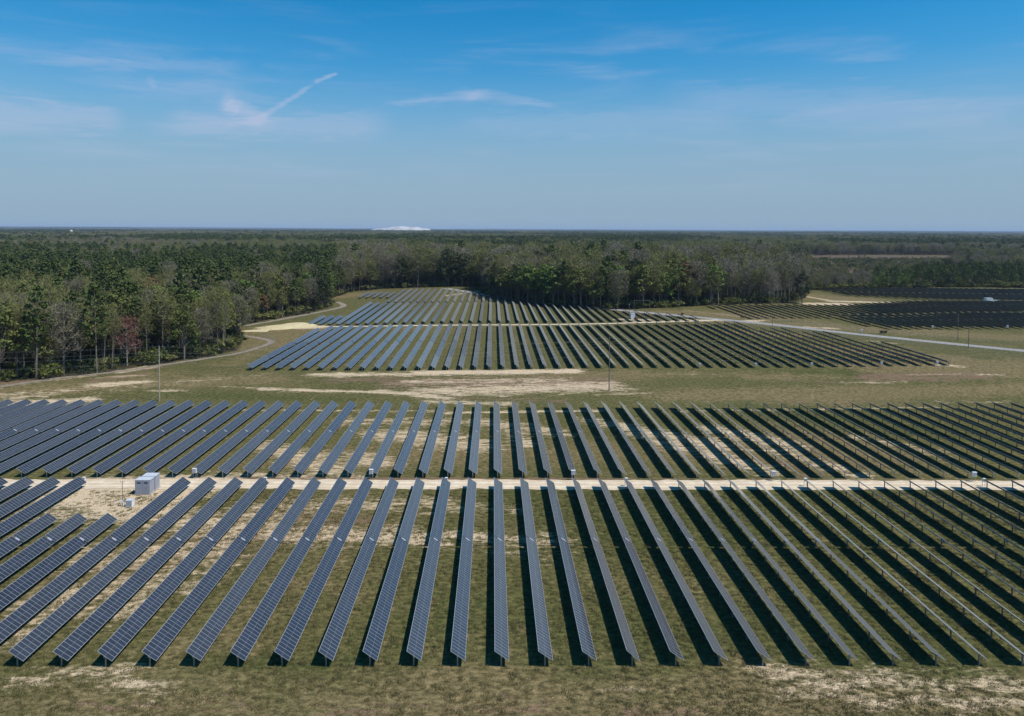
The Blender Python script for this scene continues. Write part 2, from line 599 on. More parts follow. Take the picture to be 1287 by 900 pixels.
for (a, b, c, d, w, th) in ((500, 480, 760, 482, .72, 13), (420, 478, 500, 476, .6, 7), (1090, 474, 1230, 473, .72, 9), (1000, 478, 1090, 480, .45, 6),
                            (560, 500, 700, 504, .5, 5), (0, 500, 100, 508, .4, 8), (200, 600.5, 1290, 605.5, .95, 1.1), (80, 600, 240, 601, .7, 1.4),
                            (0, 895, 1287, 893, .42, 3.5), (850, 560, 1000, 590, .55, 9)):
    blob(red, a, b, c, d, w, th)
for (a, b, c, d, w, th) in ((850, 497, 1287, 490, .85, 10), (1100, 462, 1287, 466, .9, 10), (700, 470, 1050, 474, .62, 7), (0, 492, 330, 478, .35, 9),
                            (1200, 455, 1290, 460, .9, 9), (0, 880, 1287, 885, .52, 6), (230, 820, 420, 700, .40, 10), (800, 392, 960, 400, .8, 12),
                            (940, 405, 1287, 425, .75, 12), (1015, 372, 1060, 376, .95, 22), (920, 418, 1010, 422, .8, 6), (1060, 440, 1200, 450, .85, 6),
                            (320, 440, 420, 400, .55, 18), (290, 455, 330, 440, .6, 10), (430, 372, 460, 370, .55, 18), (420, 640, 660, 660, .45, 11)):
    blob(dry, a, b, c, d, w, th)
for (a, b, c, d, w, th) in ((1000, 470, 1080, 468, .8, 7), (220, 495, 420, 503, .55, 6), (700, 640, 1287, 700, .55, 22), (560, 790, 1287, 800, .5, 14),
                            (250, 835, 760, 838, .65, 3), (1000, 520, 1287, 560, .6, 20), (900, 470, 980, 466, .4, 6), (200, 465, 330, 460, .45, 8)):
    blob(green, a, b, c, d, w, th)
blob(sand, 95, 473, 190, 461.5, 1.15, 3.4); blob(sand, 0, 486, 110, 473, .62, 3.5); blob(red, 0, 483, 190, 462, .75, 6.0); blob(red, 120, 478, 180, 470, .7, 6)
blob(red, 190, 690, 420, 660, .55, 12); blob(dry, 60, 760, 330, 660, .7, 10); blob(dry, 330, 580, 1000, 560, .5, 14); blob(sand, 0, 497, 120, 488, .62, 5); blob(sand, 130, 492, 330, 470, .42, 7)
# yellowish sand pads round the mound, the white kiosk and the far corner
blob(sand, 335, 412, 400, 411, 1.3, 6.5)
blob(sand, 345, 412, 372, 409, 1.3, 8.0)
blob(sand, 780, 401.5, 812, 402, 1.3, 5.0)
blob(sand, 790, 404.5, 960, 403, .9, 3.5)
blob(sand, 1020, 382, 1060, 382, 1.1, 9); blob(sand, 1045, 378.5, 1130, 380.5, 1.1, 6); blob(sand, 1015, 373, 1050, 379, .9, 4)
blob(sand, 1010, 411, 1050, 413, .9, 3.0); blob(sand, 1090, 428, 1130, 432, .7, 2.0); blob(sand, 860, 390, 930, 398, .6, 3)
blob(sand, 860, 402, 950, 404, 1.0, 3.5); blob(sand, 560, 372, 600, 366, .7, 6)

Y1r = at(629.9, 839.2)[1]
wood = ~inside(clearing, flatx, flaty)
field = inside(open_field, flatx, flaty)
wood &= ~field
lat = fbm(flatx, flaty, 38.0, 5)
dry = np.clip(dry + (lat - 0.5) * 1.2 + 0.31, 0, 1)
dry = np.where(flaty > 640, 0.5, dry)
mach = ((flaty > 128) & (flaty < 205)) * 0.0
woodf = wood.astype(float)
rowsa = ((flaty > Y1r) & (flaty < 205) & ((flaty < 128) | (flaty > 138))).astype(float)
far_fields = (vnoise(flatx, flaty, 900, 77) > 0.86) & (flaty > 2600)

verts = np.stack([flatx, flaty, terrain(flatx, flaty)], -1)
nx, ny = len(xs), len(ys)
ii = (np.arange(ny - 1)[:, None] * nx + np.arange(nx - 1)[None, :]).ravel()
quads = np.stack([ii, ii + 1, ii + 1 + nx, ii + nx], -1)
gm = bpy.data.meshes.new('ground')
gm.vertices.add(len(verts)); gm.vertices.foreach_set('co', verts.ravel().astype(np.float32))
gm.loops.add(quads.size); gm.loops.foreach_set('vertex_index', quads.ravel().astype(np.int32))
gm.polygons.add(len(quads)); gm.polygons.foreach_set('loop_start', np.arange(0, quads.size, 4, dtype=np.int32))
gm.update(calc_edges=True)
gm.polygons.foreach_set('use_smooth', np.ones(len(quads), bool))
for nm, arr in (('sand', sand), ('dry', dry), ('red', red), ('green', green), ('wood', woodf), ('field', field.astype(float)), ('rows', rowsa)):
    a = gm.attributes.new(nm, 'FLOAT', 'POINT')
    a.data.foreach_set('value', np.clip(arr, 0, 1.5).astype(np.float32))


def ground_material():
    m, t, b = material('ground_surface')
    b.inputs['Roughness'].default_value = 0.95
    b.inputs['Specular IOR Level'].default_value = 0.08
    tcn = N(t, 'ShaderNodeTexCoord')
    co = tcn.outputs['Object']

    def noise(scale, detail, rough=0.6, stretch=(1, 1, 1), dist=0.0):
        mpn = N(t, 'ShaderNodeMapping')
        mpn.inputs['Scale'].default_value = stretch
        t.links.new(co, mpn.inputs[0])
        n = N(t, 'ShaderNodeTexNoise')
        setin(n, Scale=scale, Detail=detail, Roughness=rough, Distortion=dist)
        t.links.new(mpn.outputs[0], n.inputs[0])
        return n.outputs[0]

    def attr(nm):
        return N(t, 'ShaderNodeAttribute', attribute_name=nm).outputs['Fac']

    def mix(f, a, bb):
        n = N(t, 'ShaderNodeMix', data_type='RGBA')
        t.links.new(f, n.inputs[0])
        for i, c in ((6, a), (7, bb)):
            if isinstance(c, tuple):
                n.inputs[i].default_value = (*c, 1)
            else:
                t.links.new(c, n.inputs[i])
        return n.outputs[2]

    n_big = noise(0.045, 5)
    n_mid = noise(0.30, 6, 0.62, (0.55, 1, 1))
    n_fine = noise(1.6, 5, 0.65, (0.6, 1, 1))
    n_grit = noise(6.0, 4, 0.7)
    n_st = noise(0.55, 6, 0.66, (0.30, 1.25, 1), 0.6)
    grass = mix(mapr(t, n_fine, 0.3, 0.7), (0.056, 0.057, 0.019), (0.140, 0.126, 0.048))
    lush = mix(mapr(t, n_fine, 0.3, 0.7), (0.043, 0.052, 0.015), (0.102, 0.102, 0.034))
    straw = mix(mapr(t, n_fine, 0.3, 0.72), (0.095, 0.078, 0.034), (0.245, 0.185, 0.092))
    gf = fmath(t, 'ADD', attr('green'), fmath(t, 'MULTIPLY', fmath(t, 'SUBTRACT', n_mid, 0.5), 1.6), clamp=True)
    c = mix(mapr(t, gf, 0.15, 0.6), grass, lush)
    df = fmath(t, 'ADD', attr('dry'), fmath(t, 'MULTIPLY', fmath(t, 'SUBTRACT', n_mid, 0.5), 1.5))
    df = fmath(t, 'ADD', df, fmath(t, 'MULTIPLY', fmath(t, 'SUBTRACT', n_big, 0.5), 0.8))
    c = mix(mapr(t, df, 0.30, 0.95, 0.0, 0.9), c, straw)
    # wheel tracks left by the mower down the middle of each aisle
    sx = N(t, 'ShaderNodeSeparateXYZ'); t.links.new(co, sx.inputs[0])
    wob = fmath(t, 'MULTIPLY', fmath(t, 'SUBTRACT', n_big, 0.5), 0.35)
    ph = fmath(t, 'FRACT', fmath(t, 'ADD', fmath(t, 'ADD', fmath(t, 'DIVIDE', sx.outputs['X'], 5.0), 400.235), wob))
    dd = fmath(t, 'ABSOLUTE', fmath(t, 'SUBTRACT', fmath(t, 'ABSOLUTE', fmath(t, 'SUBTRACT', ph, 0.53)), 0.15))
    trk = fmath(t, 'MULTIPLY', fmath(t, 'MULTIPLY', mapr(t, dd, 0.02, 0.075, 1.0, 0.0), attr('rows')), mapr(t, n_mid, 0.42, 0.62, 0.0, 0.55))
    c = mix(trk, c, straw)
    rf = fmath(t, 'ADD', attr('red'), fmath(t, 'MULTIPLY', fmath(t, 'SUBTRACT', n_st, 0.5), 2.2))
    soil = mix(mapr(t, n_grit, 0.35, 0.7), (0.135, 0.080, 0.048), (0.24, 0.165, 0.11))
    c = mix(mapr(t, rf, 0.38, 0.72, 0.0, 0.9), c, soil)
    sf = fmath(t, 'ADD', attr('sand'), fmath(t, 'MULTIPLY', fmath(t, 'SUBTRACT', n_st, 0.5), 2.3))
    sf = fmath(t, 'ADD', sf, fmath(t, 'MULTIPLY', fmath(t, 'SUBTRACT', n_fine, 0.5), 1.1))
    sandc = mix(mapr(t, n_grit, 0.3, 0.7), (0.42, 0.31, 0.19), (0.64, 0.51, 0.35))
    c = mix(mapr(t, sf, 0.36, 1.08, 0.0, 0.95), c, sandc)
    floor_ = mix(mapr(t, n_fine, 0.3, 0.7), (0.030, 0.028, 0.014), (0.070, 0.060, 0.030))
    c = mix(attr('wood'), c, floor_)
    brown = mix(mapr(t, n_fine, 0.3, 0.7), (0.085, 0.060, 0.040), (0.150, 0.105, 0.075))
    c = mix(attr('field'), c, brown)
    tone = mapr(t, fmath(t, 'MULTIPLY_ADD', n_fine, 0.3, fmath(t, 'MULTIPLY', n_grit, 0.7)), 0.34, 0.66, 0.60, 1.40)
    mul = vmath(t, 'SCALE', c)
    t.links.new(tone, mul.inputs[3])
    t.links.new(mul.outputs[0], b.inputs['Base Color'])
    bump = N(t, 'ShaderNodeBump')
    bump.inputs['Strength'].default_value = 0.5
    bump.inputs['Distance'].default_value = 0.12
    t.links.new(fmath(t, 'ADD', n_fine, n_grit), bump.inputs['Height'])
    t.links.new(bump.outputs[0], b.inputs['Normal'])
    return m


gm.materials.append(ground_material())
ground = link('ground', gm)
tag(ground, kind='structure')


# ------------------------------------------------------------------ roads
def road_material(name, c1, c2, edge=None):
    m, t, b = material(name)
    b.inputs['Roughness'].default_value = 0.95
    b.inputs['Specular IOR Level'].default_value = 0.1
    tcn = N(t, 'ShaderNodeTexCoord')
    a = N(t, 'ShaderNodeTexNoise'); setin(a, Scale=0.5, Detail=6.0, Roughness=0.65)
    c = N(t, 'ShaderNodeTexNoise'); setin(c, Scale=4.0, Detail=4.0, Roughness=0.7)
    t.links.new(tcn.outputs['Object'], a.inputs[0]); t.links.new(tcn.outputs['Object'], c.inputs[0])
    f = mapr(t, fmath(t, 'ADD', fmath(t, 'MULTIPLY', a.outputs[0], 0.7), fmath(t, 'MULTIPLY', c.outputs[0], 0.3)), 0.34, 0.66)
    uu = N(t, 'ShaderNodeAttribute', attribute_name='across').outputs['Fac']
    rut = mapr(t, fmath(t, 'ABSOLUTE', fmath(t, 'SUBTRACT', fmath(t, 'ABSOLUTE', uu), 0.36)), 0.05, 0.2, 0.0, 0.55)
    f = fmath(t, 'SUBTRACT', fmath(t, 'ADD', f, 0.15), rut, clamp=True)
    n = N(t, 'ShaderNodeMix', data_type='RGBA')
    t.links.new(f, n.inputs[0])
    n.inputs[6].default_value = (*c1, 1); n.inputs[7].default_value = (*c2, 1)
    t.links.new(n.outputs[2], b.inputs['Base Color'])
    return m


M_SANDROAD = road_material('sand_road_surface', (0.54, 0.43, 0.30), (0.74, 0.63, 0.47))
M_GRAVEL = road_material('gravel_road_surface', (0.25, 0.24, 0.22), (0.37, 0.36, 0.34))
M_TRACK = road_material('dirt_track_surface', (0.20, 0.165, 0.125), (0.33, 0.28, 0.22))


def road(name, pts, half, mat, ragged=0.25, z=0.05, step=1.2, seed=0):
    pts = [np.array(p[:2], float) for p in pts]
    # Catmull-Rom
    P_ = [2 * pts[0] - pts[1]] + pts + [2 * pts[-1] - pts[-2]]
    line = []
    for i in range(1, len(P_) - 2):
        n = max(2, int(np.linalg.norm(P_[i + 1] - P_[i]) / step))
        for k in range(n):
            t = k / n
            line.append(0.5 * ((2 * P_[i]) + (-P_[i - 1] + P_[i + 1]) * t + (2 * P_[i - 1] - 5 * P_[i] + 4 * P_[i + 1] - P_[i + 2]) * t * t
                               + (-P_[i - 1] + 3 * P_[i] - 3 * P_[i + 1] + P_[i + 2]) * t ** 3))
    line.append(pts[-1])
    line = np.array(line)
    tang = np.gradient(line, axis=0)
    tang /= np.linalg.norm(tang, axis=1)[:, None]
    nor = np.stack([-tang[:, 1], tang[:, 0]], -1)
    n = len(line)
    s = np.arange(n) * step
    e1 = half * (1 + ragged * 2 * (fbm(s, s * 0 + seed, 3.0, 3 + seed, 3) - 0.5))
    e2 = half * (1 + ragged * 2 * (fbm(s, s * 0 + seed + 50, 3.0, 9 + seed, 3) - 0.5))
    cols = []
    for w in (1.0, 0.5, 0.0, -0.5, -1.0):
        e = e1 if w >= 0 else e2
        q = line + nor * (w * e)[:, None]
        cols.append(np.stack([q[:, 0], q[:, 1], terrain(q[:, 0], q[:, 1]) + z], -1))
    V = np.stack(cols, 1).reshape(-1, 3)
    F = []
    for i in range(n - 1):
        for j in range(4):
            a = i * 5 + j
            F.append((a, a + 5, a + 6, a + 1))
    me = bpy.data.meshes.new(name)
    me.from_pydata(V.tolist(), [], F)
    me.materials.append(mat)
    ac = me.attributes.new('across', 'FLOAT', 'POINT')
    ac.data.foreach_set('value', np.tile([1.0, 0.5, 0.0, -0.5, -1.0], n).astype(np.float32))
    return tag(link(name, me), kind='structure')


def gp(x, y):
    return at(x, y)[:2]


ROAD1_Y = at(640, 609.3)[1]
road('sand_road', [(-330, ROAD1_Y), (-150, ROAD1_Y), (0, ROAD1_Y), (150, ROAD1_Y), (330, ROAD1_Y)], 2.5, M_SANDROAD, 0.30, seed=1)
ROAD2_Y = at(640, 408.0)[1]
road('sand_road', [gp(404, 410.5), gp(500, 409.6), gp(640, 408.4), gp(780, 406.3), gp(870, 403.6), gp(905, 402)], 1.6, M_SANDROAD, 0.2, seed=2)
road('gravel_road', [gp(560, 362.5), gp(600, 369), gp(650, 376.5), gp(720, 384.5), gp(780, 390), gp(850, 396.5), gp(905, 401.5), gp(980, 409), gp(1060, 418.2),
                     gp(1120, 424.5), gp(1200, 432.5), gp(1287, 441), gp(1420, 452)], 3.4, M_GRAVEL, 0.08, seed=3)
road('dirt_track', [gp(-140, 502), gp(0, 486), gp(80, 474.5), gp(150, 467), gp(200, 459.5), gp(260, 450.5), gp(300, 444), gp(335, 433.5), gp(340, 428.5), gp(322, 424.5), gp(305, 421.5)],
     1.6, M_TRACK, 0.35, seed=4)
road('dirt_track', [gp(308, 409.5), gp(340, 404), gp(380, 396.5), gp(420, 388.5), gp(432, 384), gp(424, 379.5)], 2.0, M_TRACK, 0.35, seed=5)


# ------------------------------------------------------------------ sand mounds
def mound(name, cx, cy, pts, mat, seed, kind=None, sharp=2.0, n=36):
    """a heap made of gaussian-like lumps pts = (dx, dy, rx, ry, h)"""
    ext_x = max(abs(p[0]) + p[2] for p in pts) * 1.05
    ext_y = max(abs(p[1]) + p[3] for p in pts) * 1.05
    V, F = [], []
    for j in range(n + 1):
        for i in range(n + 1):
            x = -ext_x + 2 * ext_x * i / n; y = -ext_y + 2 * ext_y * j / n
            h = 0
            for (dx, dy, rx, ry, hh) in pts:
                q = ((x - dx) / rx) ** 2 + ((y - dy) / ry) ** 2
                h = max(h, hh * max(0, 1 - q) ** (1 / sharp * 1.6))
            h *= 0.85 + 0.3 * float(vnoise(x, y, ext_x / 4, seed))
            V.append((x, y, h - 0.05 if h > 0 else -0.12))
    for j in range(n):
        for i in range(n):
            a = j * (n + 1) + i
            F.append((a, a + 1, a + n + 2, a + n + 1))
    me = bpy.data.meshes.new(name)
    me.from_pydata(V, [], F)
    me.materials.append(mat)
    me.polygons.foreach_set('use_smooth', [True] * len(F))
    return link(name, me, None, (cx, cy, float(terrain(cx, cy))))


M_YSAND = road_material('yellow_sand', (0.50, 0.42, 0.24), (0.66, 0.57, 0.36))
M_GYPSUM = plain('white_sand', (0.44, 0.44, 0.43), 0.95, var=0.25, scale=0.012, spec=0.05)
x, y, z = at(361, 412)
o = mound('sand_mound', x, y, [(-4, 0, 9, 7, 1.5), (4, 5, 11, 8, 2.0), (12, 3, 12, 4, .7)], M_YSAND, 4)
tag(o, 'low heap of yellow sand left of the third panel block by the woods', 'sand heap')
dn = 9000.0
xm0 = pix_dir(503, 286); sc_ = dn / xm0.y
o = mound('white_hill', xm0.x * sc_, dn, [(40, 0, 190, 200, 79), (-60, 0, 150, 200, 74), (180, 0, 200, 200, 72), (-210, 0, 190, 160, 57), (310, 0, 110, 150, 58)], M_GYPSUM, 8, sharp=3.5)
tag(o, kind='structure')

# ------------------------------------------------------------------ trackers
TILT = math.radians(34.0)
NMOD = 84
NEARMOD, FARMOD = 45, 39
GAP = 0.30
LTR = NMOD * MOD + GAP          # length of one tracker
POSTH = 1.32
_cache = {}


def table_mesh(n):
    key = ('table', n)
    if key not in _cache:
        b = MB()
        b.box(-CHORD / 2, CHORD / 2, 0, n * MOD, -0.02, 0.02, mats=[2, 0, 1, 1, 1, 1])
        # module rails under the glass
        k = 0.0
        while k < n * MOD - 0.2:
            b.box(-0.62, 0.62, k + 0.30, k + 0.345, -0.085, -0.022, mats=[1] * 6)
            k += MOD * 2
        _cache[key] = b.mesh('module_table', [M_MOD, M_FRAME, M_BACK])
    return _cache[key]


def tube_mesh(L):
    key = ('tube', round(L, 2))
    if key not in _cache:
        b = MB()
        b.tube((0, -0.05, 0), (0, L + 0.05, 0), 0.065, 0.065, 8)
        _cache[key] = b.mesh('torque_tube', [M_TUBE])
    return _cache[key]


def post_mesh():
    if 'post' not in _cache:
        b = MB()
        w, h, t = 0.075, 0.055, 0.012
        b.box(-w, w, -h, -h + t, -0.5, POSTH - 0.10)
        b.box(-w, w, h - t, h, -0.5, POSTH - 0.10)
        b.box(-t / 2, t / 2, -h + t, h - t, -0.5, POSTH - 0.102)
        b.box(-0.10, 0.10, -0.03, 0.03, POSTH - 0.10, POSTH + 0.085)
        _cache['post'] = b.mesh('post', [M_STEEL])
    return _cache['post']


def motor_mesh():
    if 'motor' not in _cache:
        b = MB()
        b.box(-0.13, 0.13, -0.10, 0.10, -0.30, 0.10)
        b.tube((0.10, 0, -0.15), (0.42, 0, -0.20), 0.055, 0.055, 8)
        b.box(-0.38, 0.38, -0.15, 0.15, 0.105, 0.15)
        _cache['motor'] = b.mesh('drive_motor', [M_GREYP])
    return _cache['motor']


def tracker(x, y0, label, group, near=NEARMOD, far=FARMOD, posts=True, tilt=None, detail=True, gapmark=True):
    """one tracker table: posts, torque tube, two runs of modules with the drive between them"""
    L = (near + far) * MOD + GAP
    z0, z1 = float(terrain(x, y0)), float(terrain(x, y0 + L))
    slope = math.atan2(z1 - z0, L)
    tl = TILT + rng.normal(0, math.radians(0.7)) if tilt is None else tilt
    root = thing('solar_tracker', label, 'solar panel row', (x, y0, z0), 0.0, group)
    root.rotation_euler = (slope, 0, 0)
    nrm = Vector((math.sin(tl), 0, math.cos(tl)))
    up = 0.085
    for (n, ys_) in ((near, 0.0), (far, near * MOD + GAP)):
        if n <= 0:
            continue
        link('module_table', table_mesh(n), root, (nrm.x * up, ys_, POSTH + nrm.z * up), (0, tl, 0))
    link('torque_tube', tube_mesh(L), root, (0, 0, POSTH))
    if far > 0 and detail:
        link('drive_motor', motor_mesh(), root, (0, near * MOD + GAP / 2, POSTH), (0, tl, 0))
    if posts:
        npost = max(2, int(round(L / 5.0)) + 1)
        for k in range(npost):
            link('post', post_mesh(), root, (0, 0.35 + (L - 0.7) * k / (npost - 1), 0), (-slope, 0, 0))
    return root, L


def simple_mesh(n1, n2, tilt):
    """far tracker as one mesh: tables, tube and posts"""
    key = ('simple', n1, n2, round(tilt, 3))
    if key in _cache:
        return _cache[key]
    b = MB()
    c, s = math.cos(tilt), math.sin(tilt)
    L = (n1 + n2) * MOD + GAP
    for (a, n) in ((0, n1), (n1 * MOD + GAP, n2)):
        if n <= 0:
            continue
        pts = []
        for zz in (-0.02, 0.02):
            for yy in (a, a + n * MOD):
                for xx in (-CHORD / 2, CHORD / 2):
                    pts.append((xx * c + zz * s, yy, -xx * s + zz * c + POSTH + 0.08))
        fs = [(0, 2, 3, 1), (4, 5, 7, 6), (0, 1, 5, 4), (2, 6, 7, 3), (0, 4, 6, 2), (1, 3, 7, 5)]
        for k, f in enumerate(fs):
            b.add([pts[i] for i in f], [(0, 1, 2, 3)], [2, 0, 1, 1, 1, 1][k])
    b.tube((0, 0, POSTH), (0, L, POSTH), 0.065, 0.065, 6, mi=3)
    npost = max(2, int(round(L / 5.0)) + 1)
    for k in range(npost):
        yy = 0.35 + (L - 0.7) * k / (npost - 1)
        b.box(-0.075, 0.075, yy - 0.055, yy + 0.055, -0.4, POSTH - 0.07, mi=3)
    _cache[key] = b.mesh('solar_tracker', [M_MODFAR, M_FRAME, M_BACK, M_STEEL])
    return _cache[key]


M_MODFAR = plain('far_module_glass', (0.030, 0.034, 0.040), 0.20, var=0.08, scale=0.4, spec=0.5)
dust_film(M_MODFAR, M_MODFAR.node_tree, M_MODFAR.node_tree.nodes['Principled BSDF'])

ORD1 = ['zeroth', 'first', 'second', 'third', 'fourth', 'fifth', 'sixth', 'seventh', 'eighth', 'ninth', 'tenth', 'eleventh', 'twelfth', 'thirteenth',
        'fourteenth', 'fifteenth', 'sixteenth', 'seventeenth', 'eighteenth', 'nineteenth']
TENS = {20: ('twentieth', 'twenty'), 30: ('thirtieth', 'thirty'), 40: ('fortieth', 'forty'), 50: ('fiftieth', 'fifty'), 60: ('sixtieth', 'sixty')}


def ordinal(n):
    if n < 20:
        return ORD1[n]
    t = n // 10 * 10
    return TENS[t][0] if n == t else TENS[t][1] + '-' + ORD1[n - t]


OFF = 0.235
G1 = 'solar panel rows of the nearest block'
Y1 = at(629.9, 839.2)[1] - 0.05
ntrk = 0
X_cont = 0
for k in range(-26, 21):
    x = (k + OFF) * P
    near, far = NEARMOD, FARMOD
    if -15 <= k <= -13:
        far = 13
    L = (near + far) * MOD + GAP
    a = np.array([to_pix(x, y, 2.0)[:2] for y in (Y1, Y1 + L / 2, Y1 + L)])
    if a[:, 0].max() < -12 or a[:, 0].min() > 1300:
        continue
    if k >= -12:
        lab = 'dark module row in nearest block, %s to the right of the grey container' % ordinal(k + 13)
    elif k >= -15:
        lab = 'shortened dark module row ending at the sandy pad, %s left of the long rows' % ordinal(-12 - k)
    else:
        lab = 'dark module row reaching the sand road, %s to the left of container pad' % ordinal(-15 - k)
    tl = None
    if k == 3:
        tl = TILT + math.radians(5.5)
    if k in (11,):
        tl = TILT + math.radians(2.0)
    tracker(x, Y1, lab, G1, near, far, tilt=tl)
    ntrk += 1

G2 = 'solar panel rows of the second block'
Y2 = at(594.6, 601.0)[1] - 0.2
for k in range(-30, 33):
    x = (k + OFF) * P
    a = np.array([to_pix(x, y, 2.0)[:2] for y in (Y2, Y2 + LTR)])
    if a[:, 0].max() < -12 or a[:, 0].min() > 1300:
        continue
    n = k + 13
    if n >= 1:
        lab = 'module row behind the sand road, second block, %s to right of container' % ordinal(n)
    else:
        lab = 'module row behind the sand road, second block, %s to left of container' % ordinal(1 - n)
    tracker(x, Y2, lab, G2, 42, 42, tilt=(TILT + rng.normal(0, math.radians(1.0)) + (math.radians(0.04) * k)))
    ntrk += 1

G3 = 'solar panel rows beyond the grassy clearing'
OFF3 = -0.26
Y3 = at(620, 465.0)[1]
Y3b = Y3 + LTR + 1.0
Y3end = at(620, 410.0)[1] - 0.6
farn = int((Y3end - Y3b - GAP) / MOD)
first3 = -17
for k in range(first3, 34):
    x = (k + OFF3) * P
    n = k - first3 + 1
    # near tracker
    nn, nf = 30, 54
    ys0 = Y3
    f3 = farn
    if k >= 32:
        nn, nf = 30, 36
    tracker(x, ys0, 'near half row beyond the clearing, %s from the sand heap side' % ordinal(n), G3, nn, nf, detail=False)
    ntrk += 1
    if k <= first3:
        f3 = farn - 12
    if 26 <= k <= 28: f3 = 44
    if 28 < k <= 31: f3 = 26
    if k > 31: f3 = 0
    if f3 > 0:
        tracker(x, Y3b, 'far half row ending at second sand road, %s from sand heap side' % ordinal(n), G3, f3, 0, detail=False)
        ntrk += 1

# block 4: between the second sand road and the gravel road
G4 = 'solar panel rows by the gravel road'
OFF4 = -0.26
count4 = 0
gr_pts = [gp(480, 356), gp(560, 362.5), gp(600, 369), gp(650, 376.5), gp(720, 384.5), gp(780, 390), gp(850, 396.5), gp(905, 401.5)]


def gravel_y(x):
    for (a, b) in zip(gr_pts[:-1], gr_pts[1:]):
        lo, hi = min(a[0], b[0]), max(a[0], b[0])
        if lo <= x <= hi:
            return a[1] + (b[1] - a[1]) * (x - a[0]) / (b[0] - a[0])
    return 1e9


Y4 = at(620, 406.8)[1] + 0.5
band4 = []
for k in range(-19, 23):
    x = (k + OFF4) * P
    lim = gravel_y(x) - 5
    if k <= -17:
        plan = [(0, Y4 + 2, 48), (2, at(460, 375.5)[1], 62)]
    else:
        plan = [(0, Y4, 155)]
        if k <= -15:
            plan.append((2, at(470, 375.5)[1], 62))
        else:
            plan.append((2, Y4 + 155 * MOD + 5.5, 146))
    for (idx, yy, n_) in plan:
        n_ = int(min(n_, (lim - yy - GAP) / MOD))
        if n_ >= 12:
            band4.append((idx, k, x, yy, n_))
cnt = {}
where4 = ['along second sand road', 'one strip behind second sand road', 'in the next to farthest strip', 'in the farthest strip before the woods']
for (idx, k, x, yy, n_) in sorted(band4):
    cnt[idx] = cnt.get(idx, 0) + 1
    tl = TILT + rng.normal(0, math.radians(1.0))
    if idx == 0 and k == 19:
        tl = math.radians(6)
    tl = round(tl / 0.02) * 0.02
    n1 = 84 if n_ > 100 else n_ // 2
    me = simple_mesh(n1, n_ - n1, tl)
    o = link('solar_tracker', me, None, (x, yy, float(terrain(x, yy))))
    o.rotation_euler = (math.atan2(float(terrain(x, yy + n_ * MOD) - terrain(x, yy)), n_ * MOD), 0, 0)
    tag(o, 'pale distant module row %s, %s from left' % (where4[idx], ordinal(cnt[idx])), 'solar panel row', G4)
    ntrk += 1

# block 5: dark rows seen from behind at the far right
G5 = 'solar panel rows of the far right field'
rows5 = []
pA = [gp(884, 384.5), gp(945, 401.5), gp(1042, 400.5), gp(1115, 415), gp(1400, 415), gp(1400, 380.5), gp(1134, 380.2), gp(1060, 384.5), gp(1018, 383.8)]
for k in range(20, 110):
    x = (k + 0.1) * P
    # find y-range where x is inside region A
    yy = np.arange(250, 640, 1.0)
    ins = inside(pA, np.full_like(yy, x), yy)
    if ins.any():
        a_, b_ = yy[ins].min(), yy[ins].max()
        L_ = b_ - a_
        ns = max(1, int(round(L_ / 54.0)))
        for s_ in range(ns):
            n_ = int((L_ / ns - 3.0) / MOD)
            if n_ > 12:
                rows5.append((s_, k, x, a_ + s_ * L_ / ns, n_))
yB0, yB1 = at(1180, 378.3)[1], at(1180, 363.8)[1]
for k in range(50, 112):
    x = (k + 0.1) * P
    x_start = at(1062, 371)[0]
    if x < x_start - 4:
        continue
    lead = max(0.0, 1 - (x - x_start) / 45.0)
    ya = yB0 + 30 * lead
    L_ = (yB1 - ya)
    for s_ in range(2):
        n_ = int((L_ / 2 - 3.0) / MOD)
        rows5.append((2 + s_, k, x, ya + s_ * L_ / 2, n_))
vis5 = []
for r in rows5:
    px, py, dz = to_pix(r[2], r[3] + r[4] * MOD, 2)
    if px < 1300:
        vis5.append(r)
vis5.sort(key=lambda r: (r[0], r[1]))
budget = max(0, 298 - ntrk)
where5 = ['front strip by gravel road', 'second strip', 'strip behind white container', 'hindmost strip below pines']
ordered = sorted(vis5, key=lambda r: r[3])
indiv = set(id(r) for r in ordered[:budget])
rest = MB()
rest_items = []
cnt = {}
mats5 = None
for r in vis5:
    s_, k, x, yy, n_ = r
    tl = round((TILT + rng.normal(0, math.radians(0.8))) / 0.02) * 0.02
    me = simple_mesh(n_ // 2, n_ - n_ // 2, tl)
    if id(r) in indiv:
        cnt[s_] = cnt.get(s_, 0) + 1
        o = link('solar_tracker', me, None, (x, yy, float(terrain(x, yy))))
        tag(o, 'dark row of far right field, %s, %s from left' % (where5[s_], ordinal(cnt[s_])), 'solar panel row', G5)
    else:
        rest_items.append((me, x, yy, float(terrain(x, yy))))
if rest_items:
    V, F, MI = [], [], []
    for me, x, yy, z in rest_items:
        o_ = len(V)
        for v in me.vertices:
            V.append((v.co.x + x, v.co.y + yy, v.co.z + z))
        for p in me.polygons:
            F.append(tuple(i + o_ for i in p.vertices)); MI.append(p.material_index)
    me = bpy.data.meshes.new('distant_solar_rows')
    me.from_pydata(V, [], F)
    for m in (M_MODFAR, M_FRAME, M_BACK, M_STEEL):
        me.materials.append(m)
    me.polygons.foreach_set('material_index', MI)
    tag(link('distant_solar_rows', me), 'mass of dark module rows behind the white container at the far right', 'solar panel rows', kind='stuff')
print('trackers', ntrk, 'block5 individual', len(indiv), 'rest', len(rest_items))

